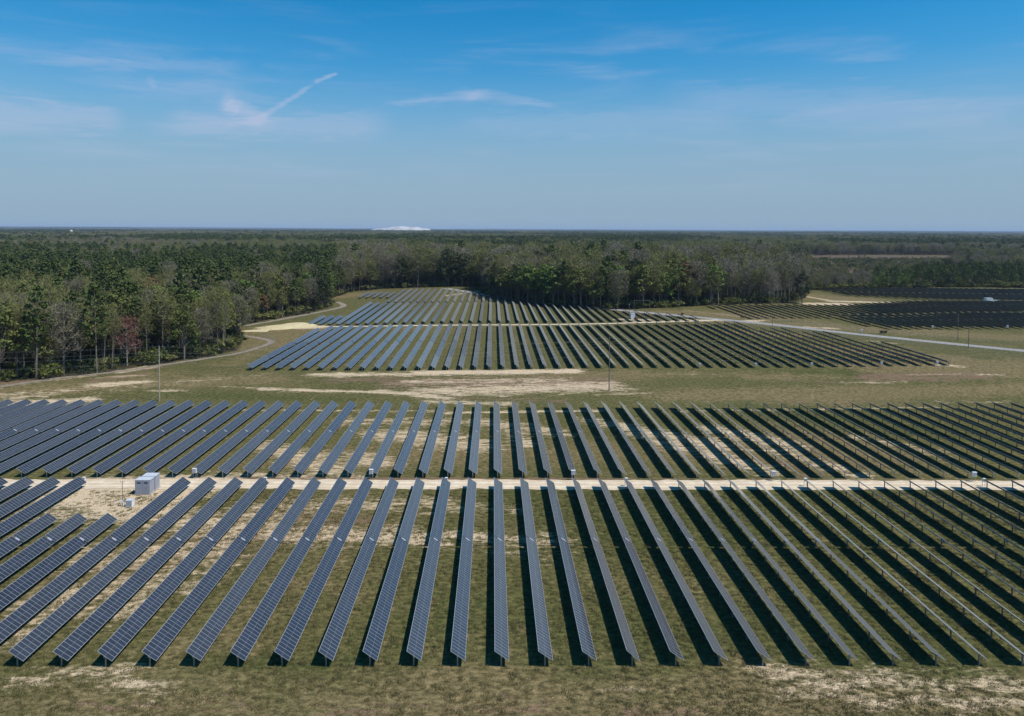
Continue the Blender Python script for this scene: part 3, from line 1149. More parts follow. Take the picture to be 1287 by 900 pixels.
# ------------------------------------------------------------------ combiner boxes on short posts
def combiner(x, y, label, group, s=1.0):
    t = thing('combiner_box', label, 'electrical box', (x, y, float(terrain(x, y))), 0, group)
    b = MB()
    b.box(-0.38 * s, 0.38 * s, -0.16, 0.16, 1.10, 1.10 + 0.85 * s)
    b.box(-0.42 * s, 0.42 * s, -0.22, 0.20, 1.10 + 0.85 * s + 0.003, 1.16 + 0.85 * s)
    b.build('enclosure', M_WHITE, t)
    d = MB(); d.box(-0.33 * s, 0.33 * s, -0.185, -0.163, 1.16, 1.04 + 0.85 * s)
    d.build('door', M_GREYP, t)
    for sx in (-0.26, 0.26):
        q = MB(); q.box(sx - 0.03, sx + 0.03, 0.04, 0.10, -0.3, 1.097)
        q.build('leg', M_STEEL, t)


GB = 'white electrical boxes at the row ends'
for i, px in enumerate((246, 467, 720, 971, 1222)):
    x, y, _ = at(px, 601.8 + 0.0045 * (px - 620))
    combiner(x, y - 0.55, 'white electrical box on legs on the far verge of sand road, %s from left' % ordinal(i + 1), GB)
for i, k in enumerate((-16, -9, -2, 5, 12, 19)):
    x = (k + OFF) * P
    combiner(x, Y1 + LTR + 0.5, 'grey white electrical box on the near verge of sand road, %s from left' % ordinal(i + 1), GB, 0.62)
for i, px in enumerate((873, 942, 1010, 1097, 1166)):
    x, y, _ = at(px, 463.5 - (px - 873) * 0.018)
    x = round(x / P - OFF3) * P + OFF3 * P
    combiner(x + 0.2, Y3 - 0.8, 'white electrical box at the clearing edge of the third block, %s from left' % ordinal(i + 1), GB)
for i, (px, py) in enumerate(((1082, 419.5), (1171, 414.5), (1265, 414.2))):
    x, y, _ = at(px, py)
    combiner(x, y - 0.6, 'white electrical box beside the dark far right field, %s from left' % ordinal(i + 1), GB, 1.15)


# ------------------------------------------------------------------ equipment containers
def enclosure(x, y, w, d, h, label, group, panels=2, name='equipment_container', cat='container', wall=None, door=None):
    t = thing(name, label, cat, (x, y, float(terrain(x, y))), 0, group)
    wall = wall or M_GREYP; door = door or M_GREYD
    b = MB()
    b.box(0, w, 0, d, 0.22, h)
    # ribs of the pressed steel side
    for k in range(int(d / 0.28)):
        b.box(w, w + 0.03, 0.1 + k * 0.28, 0.22 + k * 0.28, 0.35, h - 0.12)
    b.build('body', wall, t)
    c = MB(); c.box(-0.05, w + 0.08, -0.05, d + 0.05, h + 0.003, h + 0.09); c.build('roof', M_ROOFP, t)
    c = MB(); c.box(-0.12, w + 0.15, -0.12, d + 0.12, -0.25, 0.217); c.build('plinth', M_CONC, t)
    pw = (w - 0.16) / panels
    for k in range(panels):
        x0 = 0.08 + k * pw
        q = MB(); q.box(x0 + 0.03, x0 + pw - 0.03, -0.045, -0.003, 0.34, h - 0.12)
        dd = q.build('door', door, t)
        q = MB(); q.box(x0 + pw * 0.55, x0 + pw * 0.60, -0.09, -0.048, h * 0.45, h * 0.55); q.build('handle', M_STEEL, dd)
        q = MB()
        for r in range(5):
            q.box(x0 + pw * 0.22, x0 + pw * 0.78, -0.060, -0.048, h * 0.78 + r * 0.07, h * 0.78 + r * 0.07 + 0.035)
        q.build('vent', M_VENT, dd)
    return t


x, y, _ = at(169.8, 622.2)
enclosure(x, y, 2.75, 1.7, 2.75, 'pale grey electrical container with double doors nearest on the sandy pad', 'equipment containers on the pad')
enclosure(x + 0.25, y + 2.05, 2.5, 1.7, 2.75, 'pale grey electrical container standing just behind the double door one', 'equipment containers on the pad', panels=3)
x, y, _ = at(157.8, 637.5)
t = thing('transformer_cabinet', 'low pale cabinet beside the thin mast on the sandy pad', 'electrical cabinet', (x, y, 0))
b = MB(); b.box(0, 1.15, 0, 0.9, 0.1, 1.15); b.build('body', M_WHITE, t)
b = MB(); b.box(-0.04, 1.19, -0.04, 0.94, 1.153, 1.21); b.build('lid', M_ROOFP, t)
b = MB(); b.box(-0.1, 1.25, -0.1, 1.0, -0.2, 0.097); b.build('plinth', M_CONC, t)
b = MB(); b.box(0.08, 0.55, -0.03, -0.003, 0.2, 1.05); b.box(0.6, 1.07, -0.03, -0.003, 0.2, 1.05); b.build('door', M_GREYP, t)
x, y, _ = at(154, 636)
t = thing('weather_mast', 'thin dark mast standing on the sandy pad by the low cabinet', 'mast', (x, y, 0))
b = MB(); b.tube((0, 0, -0.2), (0, 0, 4.6), 0.07, 0.045, 8); b.build('pole', M_DARKPOLE, t)
b = MB(); b.box(-0.45, 0.05, -0.12, 0.12, 0.55, 1.05); b.build('control_box', M_WHITE, t)
b = MB(); b.tube((-0.35, 0, 4.3), (0.35, 0, 4.3), 0.02, 0.02, 6); b.tube((-0.35, 0, 4.3), (-0.35, 0, 4.5), 0.05, 0.05, 6); b.tube((0.35, 0, 4.3), (0.35, 0, 4.48), 0.04, 0.07, 6)
b.build('sensor_arm', M_STEEL, t)

# white kiosk on its sand pad by the gravel road
x, y, z = at(792.8, 401.3)
enclosure(x, y, 2.3, 2.4, 3.2, 'tall white equipment kiosk on a pale sand pad beside gravel road', None, 2, 'equipment_kiosk', 'kiosk', M_WHITE, M_WHITE)
t = thing('communication_mast', 'thin dark mast rising behind the white kiosk', 'mast', (x + 0.2, y + 5.5, z))
b = MB(); b.tube((0, 0, -0.3), (0, 0, 8.2), 0.14, 0.10, 8); b.build('pole', M_DARKPOLE, t)
b = MB(); b.box(-0.45, 0.45, -0.15, 0.15, 7.4, 7.7); b.tube((0, 0, 7.7), (0, 0, 8.8), 0.03, 0.03, 6); b.build('antenna', M_STEEL, t)
# line gantry right of the kiosk
x0, y0, z0 = at(797, 392.5); x1, y1, z1 = at(816.5, 392.0)
t = thing('power_line_gantry', 'two slim posts carrying a cross beam by the gravel road', 'gantry', (x0, y0, z0))
dx, dy = x1 - x0, y1 - y0
for (ax_, ay_) in ((0, 0), (dx, dy)):
    b = MB(); b.tube((ax_, ay_, -0.3), (ax_, ay_, 7.6), 0.12, 0.09, 8); b.build('post', M_DARKPOLE, t)
b = MB(); b.tube((-0.5, 0, 6.9), (dx + 0.5, dy, 6.9), 0.07, 0.07, 8); b.build('beam', M_DARKPOLE, t)

x, y, z = at(1239.5, 380.2)
enclosure(x, y, 4.6, 2.4, 2.9, 'bright white container among the dark rows at far right', None, 3, 'equipment_container', 'container', M_WHITE, M_WHITE)
b = MB(); b.box(0, 2.1, 0, 1.5, 0, 1.5); b.box(-0.05, 2.15, -0.05, 1.55, 1.503, 1.58)
o = b.build('transformer_cabinet', M_WHITE, None, (x + 5.6, y, z))
tag(o, 'small white cabinet right of the bright white far container', 'electrical cabinet')


# ------------------------------------------------------------------ utility poles and wires
def pole(px, py, height, label, mat, arm=0.0, insul=True, r=0.15):
    x, y, z = at(px, py)
    t = thing('utility_pole', label, 'utility pole', (x, y, z), 0, 'utility poles')
    b = MB(); b.tube((0, 0, -0.5), (0, 0, height), r, r * 0.62, 10); b.build('shaft', mat, t)
    if arm:
        b = MB(); b.box(-arm, arm, -0.06, 0.06, height - 0.55, height - 0.40); b.build('crossarm', mat, t)
    if insul:
        for (sx, hh) in ((0.0, height + 0.02), (-0.28, height * 0.90), (0.28, height * 0.84), (-0.24, height * 0.72)):
            b = MB(); b.tube((sx * 0.3, 0, hh), (sx, 0, hh + 0.05), 0.03, 0.03, 6); b.tube((sx, 0, hh), (sx, 0, hh + 0.26), 0.07, 0.05, 8)
            b.build('insulator', M_CONC, t)
    return (x, y, z, height)


pA_ = pole(200.5, 504, 15.7, 'tall pale wooden pole standing in the grassy clearing at left', M_WOODP, r=0.17)
pB_ = pole(765.5, 491, 16.4, 'tall grey utility pole in the clearing in front of third block', M_DARKPOLE, r=0.17)
pC_ = pole(355, 398, 14.2, 'pale pole in front of the wood edge above the sand heap', M_WOODP, r=0.15)
pD_ = pole(1203.8, 428.5, 11.5, 'dark utility pole beyond the gravel road at right', M_DARKPOLE, r=0.13)
pE_ = pole(1217.3, 437, 9.0, 'dark short pole with a wide crossarm beside the gravel road', M_DARKPOLE, arm=1.5, insul=False, r=0.13)
pF_ = pole(970.6, 410.5, 13.0, 'thin grey pole beside the gravel road below the pale trunked trees', M_DARKPOLE, r=0.12)
pG_ = pole(614, 371.5, 15.5, 'dark pole at the wood corner where gravel road leaves', M_DARKPOLE, r=0.16)
pH_ = pole(702, 384.5, 11.5, 'thin pale pole against the dark middle wood edge', M_WOODP, r=0.12)


def wire(a, b, ha, hb, sag, label, side=0.0):
    m = MB()
    n = 28
    prev = None
    for i in range(n + 1):
        t = i / n
        p = Vector((a[0] + (b[0] - a[0]) * t, a[1] + (b[1] - a[1]) * t + side,
                    (a[2] + ha) * (1 - t) + (b[2] + hb) * t - sag * 4 * t * (1 - t)))
        if prev is not None:
            m.tube(prev, p, 0.013, 0.013, 4, cap=False)
        prev = p
    o = m.build('overhead_wire', M_WIRE)
    tag(o, label, 'wire', 'overhead wires')


pL = (*at(-260, 515), 16.0)
pR = (*at(1500, 500), 16.0)
for nm, fr, sg in (('top', 1.0, 2.2), ('middle', 0.905, 2.6), ('lower', 0.845, 2.9), ('lowest', 0.725, 3.2)):
    wire(pA_, pL, pA_[3] * fr, pL[3] * fr, sg * .5, '%s thin wire running left from the pale clearing pole' % nm)
    wire(pA_, pB_, pA_[3] * fr, pB_[3] * fr, sg, '%s thin wire spanning between the two tall clearing poles' % nm)
    wire(pB_, pR, pB_[3] * fr, pR[3] * fr, sg, '%s thin wire running right from the grey clearing pole' % nm)


# ------------------------------------------------------------------ fences
def fence(pts, label, step=3.2, h=2.0):
    P3 = [np.array(p) for p in pts]
    segs = [np.linalg.norm(b[:2] - a[:2]) for a, b in zip(P3[:-1], P3[1:])]
    L = sum(segs)
    n = min(99, int(L / step))
    origin = P3[0]
    t = thing('wire_fence', label, 'fence', tuple(origin), 0, 'perimeter fences')
    tops = []
    pm = MB(); pm.tube((0, 0, -0.3), (0, 0, h), 0.04, 0.04, 5)
    me = pm.mesh('post', [M_STEEL])
    for i in range(n + 1):
        s = L * i / n
        k = 0
        while k < len(segs) - 1 and s > segs[k]:
            s -= segs[k]; k += 1
        q = P3[k] + (P3[k + 1] - P3[k]) * min(1, s / segs[k])
        z = float(terrain(q[0], q[1]))
        tops.append((q[0] - origin[0], q[1] - origin[1], z - origin[2]))
        link('post', me, t, tops[-1])
    w = MB()
    for zz in (0.15, 0.5, 0.85, 1.2, 1.55, 1.9):
        for a, b in zip(tops[:-1], tops[1:]):
            w.tube((a[0], a[1], a[2] + zz), (b[0], b[1], b[2] + zz), 0.010, 0.010, 3, cap=False)
    w.build('wire_strands', M_WIRE, t)


def g3(x, y):
    return at(x, y)


fence([g3(-60, 497), g3(0, 490), g3(80, 478.5), g3(160, 469), g3(230, 459), g3(300, 446.5)], 'thin wire fence along the track below the left wood')
fence([g3(300, 446.5), g3(336, 437), g3(346, 429), g3(325, 421)], 'short bend of wire fence at the track corner by sand heap')
fence([g3(310, 411.5), g3(345, 405.5), g3(385, 398), g3(425, 390)], 'distant wire fence between wood edge and the sand heap')
fence([g3(905, 406), g3(980, 414.5), g3(1060, 424), g3(1130, 431.5), g3(1210, 439.5), g3(1287, 448)], 'wire fence along the near side of the gravel road')
fence([g3(905, 397.5), g3(980, 404.5), g3(1060, 413.5), g3(1130, 420.5), g3(1210, 428), g3(1287, 435)], 'wire fence along the far side of the gravel road')


# ------------------------------------------------------------------ trees
def leaf_cloud(b, rnd, c, r, n, size, mi=0, tint=0.5, flat=0.8, shell=0.55, long=1.0):
    cx, cy, cz = c
    for _ in range(n):
        u = rnd.uniform(-1, 1); a = rnd.uniform(0, 2 * PI)
        q = math.sqrt(1 - u * u)
        d = Vector((q * math.cos(a), q * math.sin(a), u))
        rr = r * (shell + (1 - shell) * rnd.random()) * rnd.uniform(0.85, 1.12)
        p = Vector((cx + d.x * rr, cy + d.y * rr, cz + d.z * rr * flat))
        s = size * rnd.uniform(0.6, 1.4)
        nn = (d + Vector((rnd.gauss(0, .6), rnd.gauss(0, .6), rnd.gauss(0, .6) + 0.35))).normalized()
        t1 = nn.orthogonal().normalized()
        ang = rnd.uniform(0, 2 * PI)
        t2 = nn.cross(t1)
        e1 = (t1 * math.cos(ang) + t2 * math.sin(ang)) * s * long
        e2 = (-t1 * math.sin(ang) + t2 * math.cos(ang)) * s
        b.add([p - e1 * .5 - e2 * .4, p + e1 * .5 - e2 * .5, p + e1 * .35 + e2 * .5, p - e1 * .45 + e2 * .35], [(0, 1, 2, 3)], mi,
              min(1, max(0, tint + rnd.gauss(0, .12))))


def twig_cloud(b, rnd, c, r, n, length, w, mi=0, tint=0.5, upw=0.6):
    c = Vector(c)
    for _ in range(n):
        d = Vector((rnd.gauss(0, 1), rnd.gauss(0, 1), rnd.gauss(0, 0.8) + 0.25)).normalized()
        p = c + d * r * rnd.uniform(0.25, 1.0)
        g = (d + Vector((rnd.gauss(0, .5), rnd.gauss(0, .5), rnd.gauss(0, .4) + upw))).normalized()
        L = length * rnd.uniform(0.5, 1.4)
        s = g.orthogonal().normalized()
        s = (s * math.cos(rnd.uniform(0, 6.3)) + g.cross(s) * math.sin(rnd.uniform(0, 6.3))) * w
        b.add([p - s, p + s, p + g * L], [(0, 1, 2)], mi, min(1, max(0, tint + rnd.gauss(0, .15))))


def limb_path(b, rnd, p0, d, L, r, segs=3, mi=0, droop=0.0):
    p = Vector(p0); d = Vector(d).normalized()
    for k in range(segs):
        q = p + d * (L / segs)
        b.tube(p, q, r * (1 - k / segs * 0.7), r * (1 - (k + 1) / segs * 0.7), 4, mi, cap=False)
        p = q
        d = (d + Vector((rnd.gauss(0, .12), rnd.gauss(0, .12), 0.10 - droop))).normalized()
    return p


def make_tree(kind, seed):
    """returns (trunk MB, crown MB, crown material, bark material)"""
    rnd = random.Random(seed)
    T, C = MB(), MB()
    if kind == 'pine':
        H = 22.0
        lean = (rnd.gauss(0, .3), rnd.gauss(0, .3))
        T.tube((0, 0, -0.5), (lean[0], lean[1], H * 0.95), 0.24, 0.06, 6, cap=False)
        base = rnd.uniform(0.36, 0.5)
        for i in range(34):
            f = i / 33
            z = H * (base + (1 - base) * f)
            R = 3.6 * (1 - f ** 1.6) ** 0.75 * (0.55 + 0.45 * min(1, f * 5)) + 0.35
            a = i * 2.4 + rnd.uniform(-.4, .4)
            rr = R * rnd.uniform(0.45, 1.0)
            p = Vector((lean[0] * z / H + math.cos(a) * rr, lean[1] * z / H + math.sin(a) * rr, z + rnd.uniform(-.5, .5)))
            if i % 2 == 0:
                T.tube((lean[0] * z / H, lean[1] * z / H, z - 0.3), p, 0.06, 0.02, 3, cap=False)
            leaf_cloud(C, rnd, p, rnd.uniform(0.75, 1.25), 24, 0.42, 0, rnd.random(), 0.6, 0.3, 1.5)
        for _ in range(4):
            z = H * rnd.uniform(base - .15, base)
            a = rnd.uniform(0, 6.28)
            T.tube((0, 0, z), (math.cos(a) * 1.6, math.sin(a) * 1.6, z + .1), 0.05, 0.02, 3, cap=False)
        return T, C, M_PINE, M_BARK
    if kind in ('olive', 'spring', 'rust', 'oak'):
        H = {'olive': 18.0, 'spring': 17.0, 'rust': 17.0, 'oak': 19.0}[kind]
        zf = H * rnd.uniform(0.28, 0.38) if kind != 'oak' else H * 0.14
        T.tube((0, 0, -0.5), (0, 0, zf), 0.34, 0.26, 7, cap=False)
        n = 15 if kind != 'oak' else 24
        RX = 4.6 if kind != 'oak' else 5.6
        for i in range(n):
            a = i * 2.4 + rnd.uniform(-.4, .4)
            f = (i + .5) / n
            z = zf + (H - zf) * (0.18 + 0.76 * f)
            prof = math.sin(PI * min(1, 0.22 + 0.72 * f)) ** 0.7
            rr = RX * prof * rnd.uniform(0.35, 0.85)
            p = Vector((math.cos(a) * rr, math.sin(a) * rr, z))
            e = limb_path(T, rnd, (0, 0, zf * rnd.uniform(.8, 1.0)), p - Vector((0, 0, zf)), (p - Vector((0, 0, zf))).length * .95, 0.11, 3)
            leaf_cloud(C, rnd, p, rnd.uniform(1.3, 2.2), 62, 0.40, 0, rnd.random(), 0.75, 0.45, 1.3)
            leaf_cloud(C, rnd, p + Vector((rnd.gauss(0, 1.4), rnd.gauss(0, 1.4), rnd.gauss(0, 1.0))), rnd.uniform(0.6, 1.1), 18, 0.36, 0, rnd.random(), 0.8, 0.2, 1.3)
        return T, C, {'olive': M_OLIVE, 'spring': M_SPRING, 'rust': M_RUST, 'oak': M_OAK}[kind], M_BARK
    if kind == 'brush':
        for _ in range(9):
            p = (rnd.gauss(0, 1.3), rnd.gauss(0, 1.3), rnd.uniform(.6, 3.4))
            T.tube((p[0] * .3, p[1] * .3, -.3), p, .05, .02, 3, cap=False)
            leaf_cloud(C, rnd, p, rnd.uniform(.7, 1.2), 34, 0.34, 0, rnd.random(), 0.8, 0.25, 1.3)
            twig_cloud(C, rnd, p, 1.1, 22, 1.0, 0.045, 0, rnd.random())
        return T, C, (M_OAK, M_TWIGG, M_OLIVE)[seed % 3], M_BARK
    # leafless hardwoods
    H = rnd.uniform(18.5, 21.5)
    pale = kind in ('barepale',)
    slender = kind in ('slender', 'barepale')
    zf = H * (rnd.uniform(0.16, 0.26) if not slender else rnd.uniform(0.34, 0.46))
    lean = (rnd.gauss(0, .4), rnd.gauss(0, .4))
    r0 = 0.26 if not slender else 0.17
    T.tube((0, 0, -0.5), (lean[0] * .5, lean[1] * .5, zf), r0, r0 * .75, 6, cap=False)
    T.tube((lean[0] * .5, lean[1] * .5, zf), (lean[0], lean[1], H * .88), r0 * .75, 0.05, 5, cap=False)
    n = 30 if not slender else 16
    RX = 4.8 if not slender else 2.4
    for i in range(n):
        a = i * 2.4 + rnd.uniform(-.4, .4)
        f = (i + .5) / n
        zs = zf + (H * .8 - zf) * f * .9
        z = zf + (H - zf) * (0.22 + 0.72 * f)
        prof = math.sin(PI * min(1, 0.25 + 0.68 * f)) ** 0.6
        rr = RX * prof * rnd.uniform(0.45, 0.95)
        p = Vector((lean[0] + math.cos(a) * rr, lean[1] + math.sin(a) * rr, z))
        s0 = Vector((lean[0] * .7, lean[1] * .7, zs * .97))
        e = limb_path(T, rnd, s0, p - s0, (p - s0).length, 0.075, 3)
        R = rnd.uniform(1.4, 2.2) if not slender else rnd.uniform(0.9, 1.5)
        for _ in range(4):
            q = p + Vector((rnd.gauss(0, .9), rnd.gauss(0, .9), rnd.gauss(0, .7) + .4)) * (R * .55)
            T.tube(e, q, 0.035, 0.012, 3, cap=False)
        twig_cloud(C, rnd, p, R, 74 if not slender else 46, 1.05, 0.062, 0, rnd.random())
    return T, C, {'bare': M_TWIG, 'slender': M_TWIGG, 'barepale': M_TWIG, 'redbud': M_RED, 'budding': M_TWIGG}[kind], (M_PALEBARK if pale or kind == 'redbud' else M_BARK)


KINDS = {'pine': 3, 'olive': 2, 'spring': 2, 'rust': 1, 'oak': 2, 'bare': 3, 'slender': 2, 'barepale': 2, 'redbud': 1, 'budding': 2, 'brush': 3}
KLIST = list(KINDS)
protos = []          # (kind, trunk mesh, crown mesh, combined mesh)
kidx = {}
for kname in KLIST:
    for v in range(KINDS[kname]):
        T, C, cm, bm_ = make_tree(kname, 100 + len(protos) * 13)
        tm = T.mesh('trunk', [bm_]); cme = C.mesh('crown', [cm])
        A = MB()
        A.v = T.v + C.v
        o_ = len(T.v)
        A.f = T.f + [tuple(i + o_ for i in f) for f in C.f]
        A.m = [0] * len(T.f) + [1] * len(C.f)
        A.t = T.t + C.t
        am = A.mesh('woodland_tree', [bm_, cm])
        kidx.setdefault(kname, []).append(len(protos))
        protos.append((kname, tm, cme, am))

# scatter positions over the whole woodland, coarser with distance
half = math.atan(W0 / 2 / FPX) + 0.11


def scatter(d0, d1, spacing, seed):
    r_ = np.random.default_rng(seed)
    xm = d1 * math.tan(half + 0.03) + 20
    gx = np.arange(-xm, xm, spacing); gy = np.arange(max(0, d0 * 0.6), d1, spacing)
    X, Y = np.meshgrid(gx, gy)
    X = X + r_.uniform(-.48, .48, X.shape) * spacing
    Y = Y + r_.uniform(-.48, .48, X.shape) * spacing
    X, Y = X.ravel(), Y.ravel()
    D = np.hypot(X, Y)
    ang = np.arctan2(X, Y) - YAW
    keep = (D >= d0) & (D < d1) & (np.abs(ang) < half)
    keep &= ~inside(clearing, X, Y)
    return X[keep], Y[keep]


parts = []
for (d0, d1, sp, sx) in ((150, 620, 5.6, 1.0), (620, 1500, 7.4, 1.15), (1500, 3600, 13.0, 1.75), (3600, 9500, 34.0, 3.6)):
    X, Y = scatter(d0, d1, sp, int(d1))
    parts.append((X, Y, np.full(X.shape, sx)))
TX = np.concatenate([p[0] for p in parts]); TY = np.concatenate([p[1] for p in parts]); TSX = np.concatenate([p[2] for p in parts])
# understorey along the woods' front edges
edge_pts = []
for a, b in zip(clearing[2:-2], clearing[3:-1]):
    L_ = math.hypot(b[0] - a[0], b[1] - a[1])
    m_ = max(1, int(L_ / 6))
    for q in range(m_):
        edge_pts.append((a[0] + (b[0] - a[0]) * q / m_, a[1] + (b[1] - a[1]) * q / m_))
edge_pts = np.array(edge_pts)
ub_x, ub_y = scatter(150, 900, 3.1, 5)
de = np.array([np.min((edge_pts[:, 0] - a) ** 2 + (edge_pts[:, 1] - b) ** 2) for a, b in zip(ub_x, ub_y)])
kb = (de < 34 ** 2) & (np.random.default_rng(3).random(len(ub_x)) < 0.42)
nbig = len(TX)
TX = np.concatenate([TX, ub_x[kb]]); TY = np.concatenate([TY, ub_y[kb]]); TSX = np.concatenate([TSX, np.ones(kb.sum())])
isbrush = np.arange(len(TX)) >= nbig
fieldm = inside(open_field, TX, TY)
brushm = fieldm & (TY < at(1100, 326)[1]) & (rng.random(len(TX)) < 0.6)
keep = (~fieldm) | brushm
TX, TY, TSX, isbrush = TX[keep], TY[keep], TSX[keep], isbrush[keep]
low = brushm[keep]
n = len(TX)
PXX, PYY, PDZ = to_pix(TX, TY, terrain(TX, TY))
noiseA = fbm(TX, TY, 120, 31, 3)
noiseB = fbm(TX, TY, 60, 47, 3)
noiseC = fbm(TX, TY, 420, 91, 3)
far = TY > 1500
noiseA = np.where(far, fbm(TX * 1.0, TY * .33, 420, 31, 3), noiseA)
noiseB = np.where(far, fbm(TX * 1.0, TY * .33, 260, 47, 3), noiseB)
u = rng.random(n)
kind = np.empty(n, object)
kind[:] = 'bare'
left = (PXX < 430) & (TY < 1500)
mid = (PXX >= 430) & (PXX < 1015) & (TY < 900)
right = (PXX >= 1015) & (TY < 1500)


def choose(mask, table):
    """table of (kind, weight) -> kinds for mask using uniform u"""
    w = np.array([t[1] for t in table], float); w = np.cumsum(w / w.sum())
    idx = np.searchsorted(w, u[mask])
    arr = np.array([t[0] for t in table], object)
    kind[mask] = arr[np.minimum(idx, len(arr) - 1)]


# the general far forest: bands of pine, grey hardwood, green
choose(np.ones(n, bool), [('pine', 4), ('bare', 1), ('olive', 2.4), ('budding', 2), ('spring', .5)])
wide = fbm(TX, TY * .6, 340, 133, 3)
lightp = (TY > 650) & (wide > 0.57)
choose(lightp, [('olive', 5), ('spring', 2.4), ('budding', 3), ('bare', .6)])
darkp = (TY > 650) & (wide < 0.45)
choose(darkp, [('pine', 9), ('oak', 1.2), ('olive', .5)])
gr = (noiseA > 0.54) & ~left & ~darkp & ~lightp
choose(gr, [('bare', 3.5), ('budding', 3.5), ('olive', 1.2), ('pine', .8)])
gg = (noiseB > 0.57) & (noiseA <= 0.54) & ~darkp
choose(gg, [('spring', 2), ('olive', 5), ('budding', 3), ('pine', .5)])
# left wood: front edge bare and budding, belt behind with olive, rust and bright green, then pines
front = left & (PYY > 418)
choose(left & ~(lightp & (PYY < 330)), [('pine', 8), ('olive', .9), ('bare', .3)])
choose(left & (PYY < 345) & (noiseB > .55), [('olive', 4), ('budding', 4), ('spring', 1.2), ('bare', 2)])
belt = left & (PYY > 374)
choose(belt & (noiseB > .46), [('olive', 5), ('budding', 2.4), ('pine', 2.2), ('spring', .8)])
clus = fbm(TX, TY, 30, 211, 2)
choose(belt & (clus > .66), [('spring', 5), ('olive', 3)])
choose(belt & (clus < .33), [('rust', 5), ('budding', 2), ('olive', 2)])
choose(belt & (noiseB <= .48), [('pine', 5), ('olive', 2.6), ('bare', .6), ('budding', 1.5), ('rust', .5), ('spring', .5)])
edge = left & (PYY > 428)
choose(edge, [('bare', .7), ('barepale', 1.6), ('budding', 3.2), ('pine', 3.4), ('oak', 1.2), ('olive', 3.6), ('slender', 3), ('spring', .12), ('rust', .15)])
lh = left & (PXX > 290) & (PYY > 372)
choose(lh, [('bare', 1.6), ('oak', 2.6), ('budding', 3), ('pine', 2.4), ('olive', 3.6), ('spring', .9), ('rust', .6)])
# grey band far left
gb = (PXX < 300) & (PYY > 306) & (PYY < 322)
choose(gb & (noiseA > 0.47), [('bare', 4), ('spring', 1.2), ('budding', 3), ('olive', 2)])
# middle wood: grey hardwood with a few greens
choose(mid, [('bare', 3.6), ('budding', 6), ('olive', 2.6), ('oak', 1.0), ('spring', .30), ('rust', .25)])
clm = fbm(TX, TY, 34, 311, 2)
choose(mid & (clm > .70), [('spring', 3), ('olive', 4), ('budding', 2)])
choose(mid & (clm < .28), [('oak', 3), ('olive', 3), ('pine', 2)])
choose(mid & (noiseB > .66), [('olive', 3), ('budding', 3), ('oak', 2), ('pine', 2)])
mr = (PXX > 900) & (PXX < 1015) & (PYY > 355) & (TY < 900)
choose(mr, [('slender', 5), ('barepale', 4), ('bare', 2), ('spring', .3)])
# strip of pines behind
ps = (PYY > 306) & (PYY < 314) & (PXX > 430) & (PXX < 860)
choose(ps, [('pine', 9), ('oak', 1)])
# right
choose(right, [('bare', 5), ('budding', 3), ('slender', 2), ('pine', 1.4), ('olive', .6)])
rp = (PXX > 1150) & (PYY > 344) & (TY < 900)
choose(rp, [('pine', 8), ('oak', 1), ('spring', .3)])
rb = (PXX > 1095) & (PXX < 1150) & (PYY > 348) & (TY < 900)
choose(rb, [('spring', 4), ('pine', 4), ('olive', 2)])

hs = rng.normal(0.98, 0.18, n)
hs = np.clip(hs, .62, 1.35)
hs = hs * np.where(mid, 1.28, 1.0) * np.where(left & (PYY > 385), 1.12, 1.0) * np.where(right & (TY < 900), 0.80, 1.0)
hs = hs * np.where(mr, 0.86, 1.0)
hs = np.where(rp, hs * .72, hs)
hs = np.where(right & (PXX < 1215) & (TY < 780) & ~rp, hs * .62, hs)
hs = np.where(low, rng.uniform(.16, .42, n), hs)
hs = np.where(far, hs * (0.92 + 0.3 * noiseC), hs)
wx = hs * TSX * rng.uniform(.9, 1.2, n) * np.where(mid, 1.12, 1.0)
rotz = rng.uniform(0, 6.283, n)
vi = rng.integers(0, 6, n)
isbrush = isbrush | (low & (rng.random(n) < .8))
kind[isbrush] = 'brush'
bs = rng.uniform(.6, 1.35, n)
hs = np.where(isbrush, bs, hs); wx = np.where(isbrush, bs * rng.uniform(.9, 1.5, n), wx)
pid = np.array([kidx[k][v % len(kidx[k])] for k, v in zip(kind, vi)])

# special single trees the photograph shows
specials = [  # px, py, kind, height factor, width factor, label
    (80, 470.5, 'bare', 1.22, 1.35, 'largest bare grey tree with a pale straight trunk at left wood front'),
    (160, 459.5, 'redbud', 0.98, 1.15, 'leaning pale trunked tree with reddish pink buds behind the left pole'),
    (885, 382.6, 'spring', 1.30, 1.15, 'broad bright green tree standing out of the grey middle wood'),
    (1008, 381.5, 'oak', 1.12, 1.10, 'very dark evergreen oak at the right end of the middle wood'),
    (793, 385, 'spring', 1.22, 0.95, 'small bright green tree amid grey crowns above the white kiosk'),
    (934, 380, 'spring', 1.05, 0.8, 'slim bright green tree left of the pale trunked grove'),
    (622, 375, 'oak', 1.45, 1.0, 'dark evergreen tree at the corner of the middle wood'),
    (240, 449.5, 'spring', 0.78, 0.8, 'small light green tree low at the front of the left wood'),
    (1069, 362.5, 'oak', 0.45, 0.75, 'lone dark rounded bush behind the yellow grass strip'),
    (760, 384, 'rust', 1.32, 0.8, 'reddish budding crown left of the small bright green tree'),
]
kill = np.zeros(n, bool)
for (px, py, kd, hf, wf, lab) in specials:
    x, y, z = at(px, py)
    kill |= np.hypot(TX - x, TY - y) < 3.2 * wf
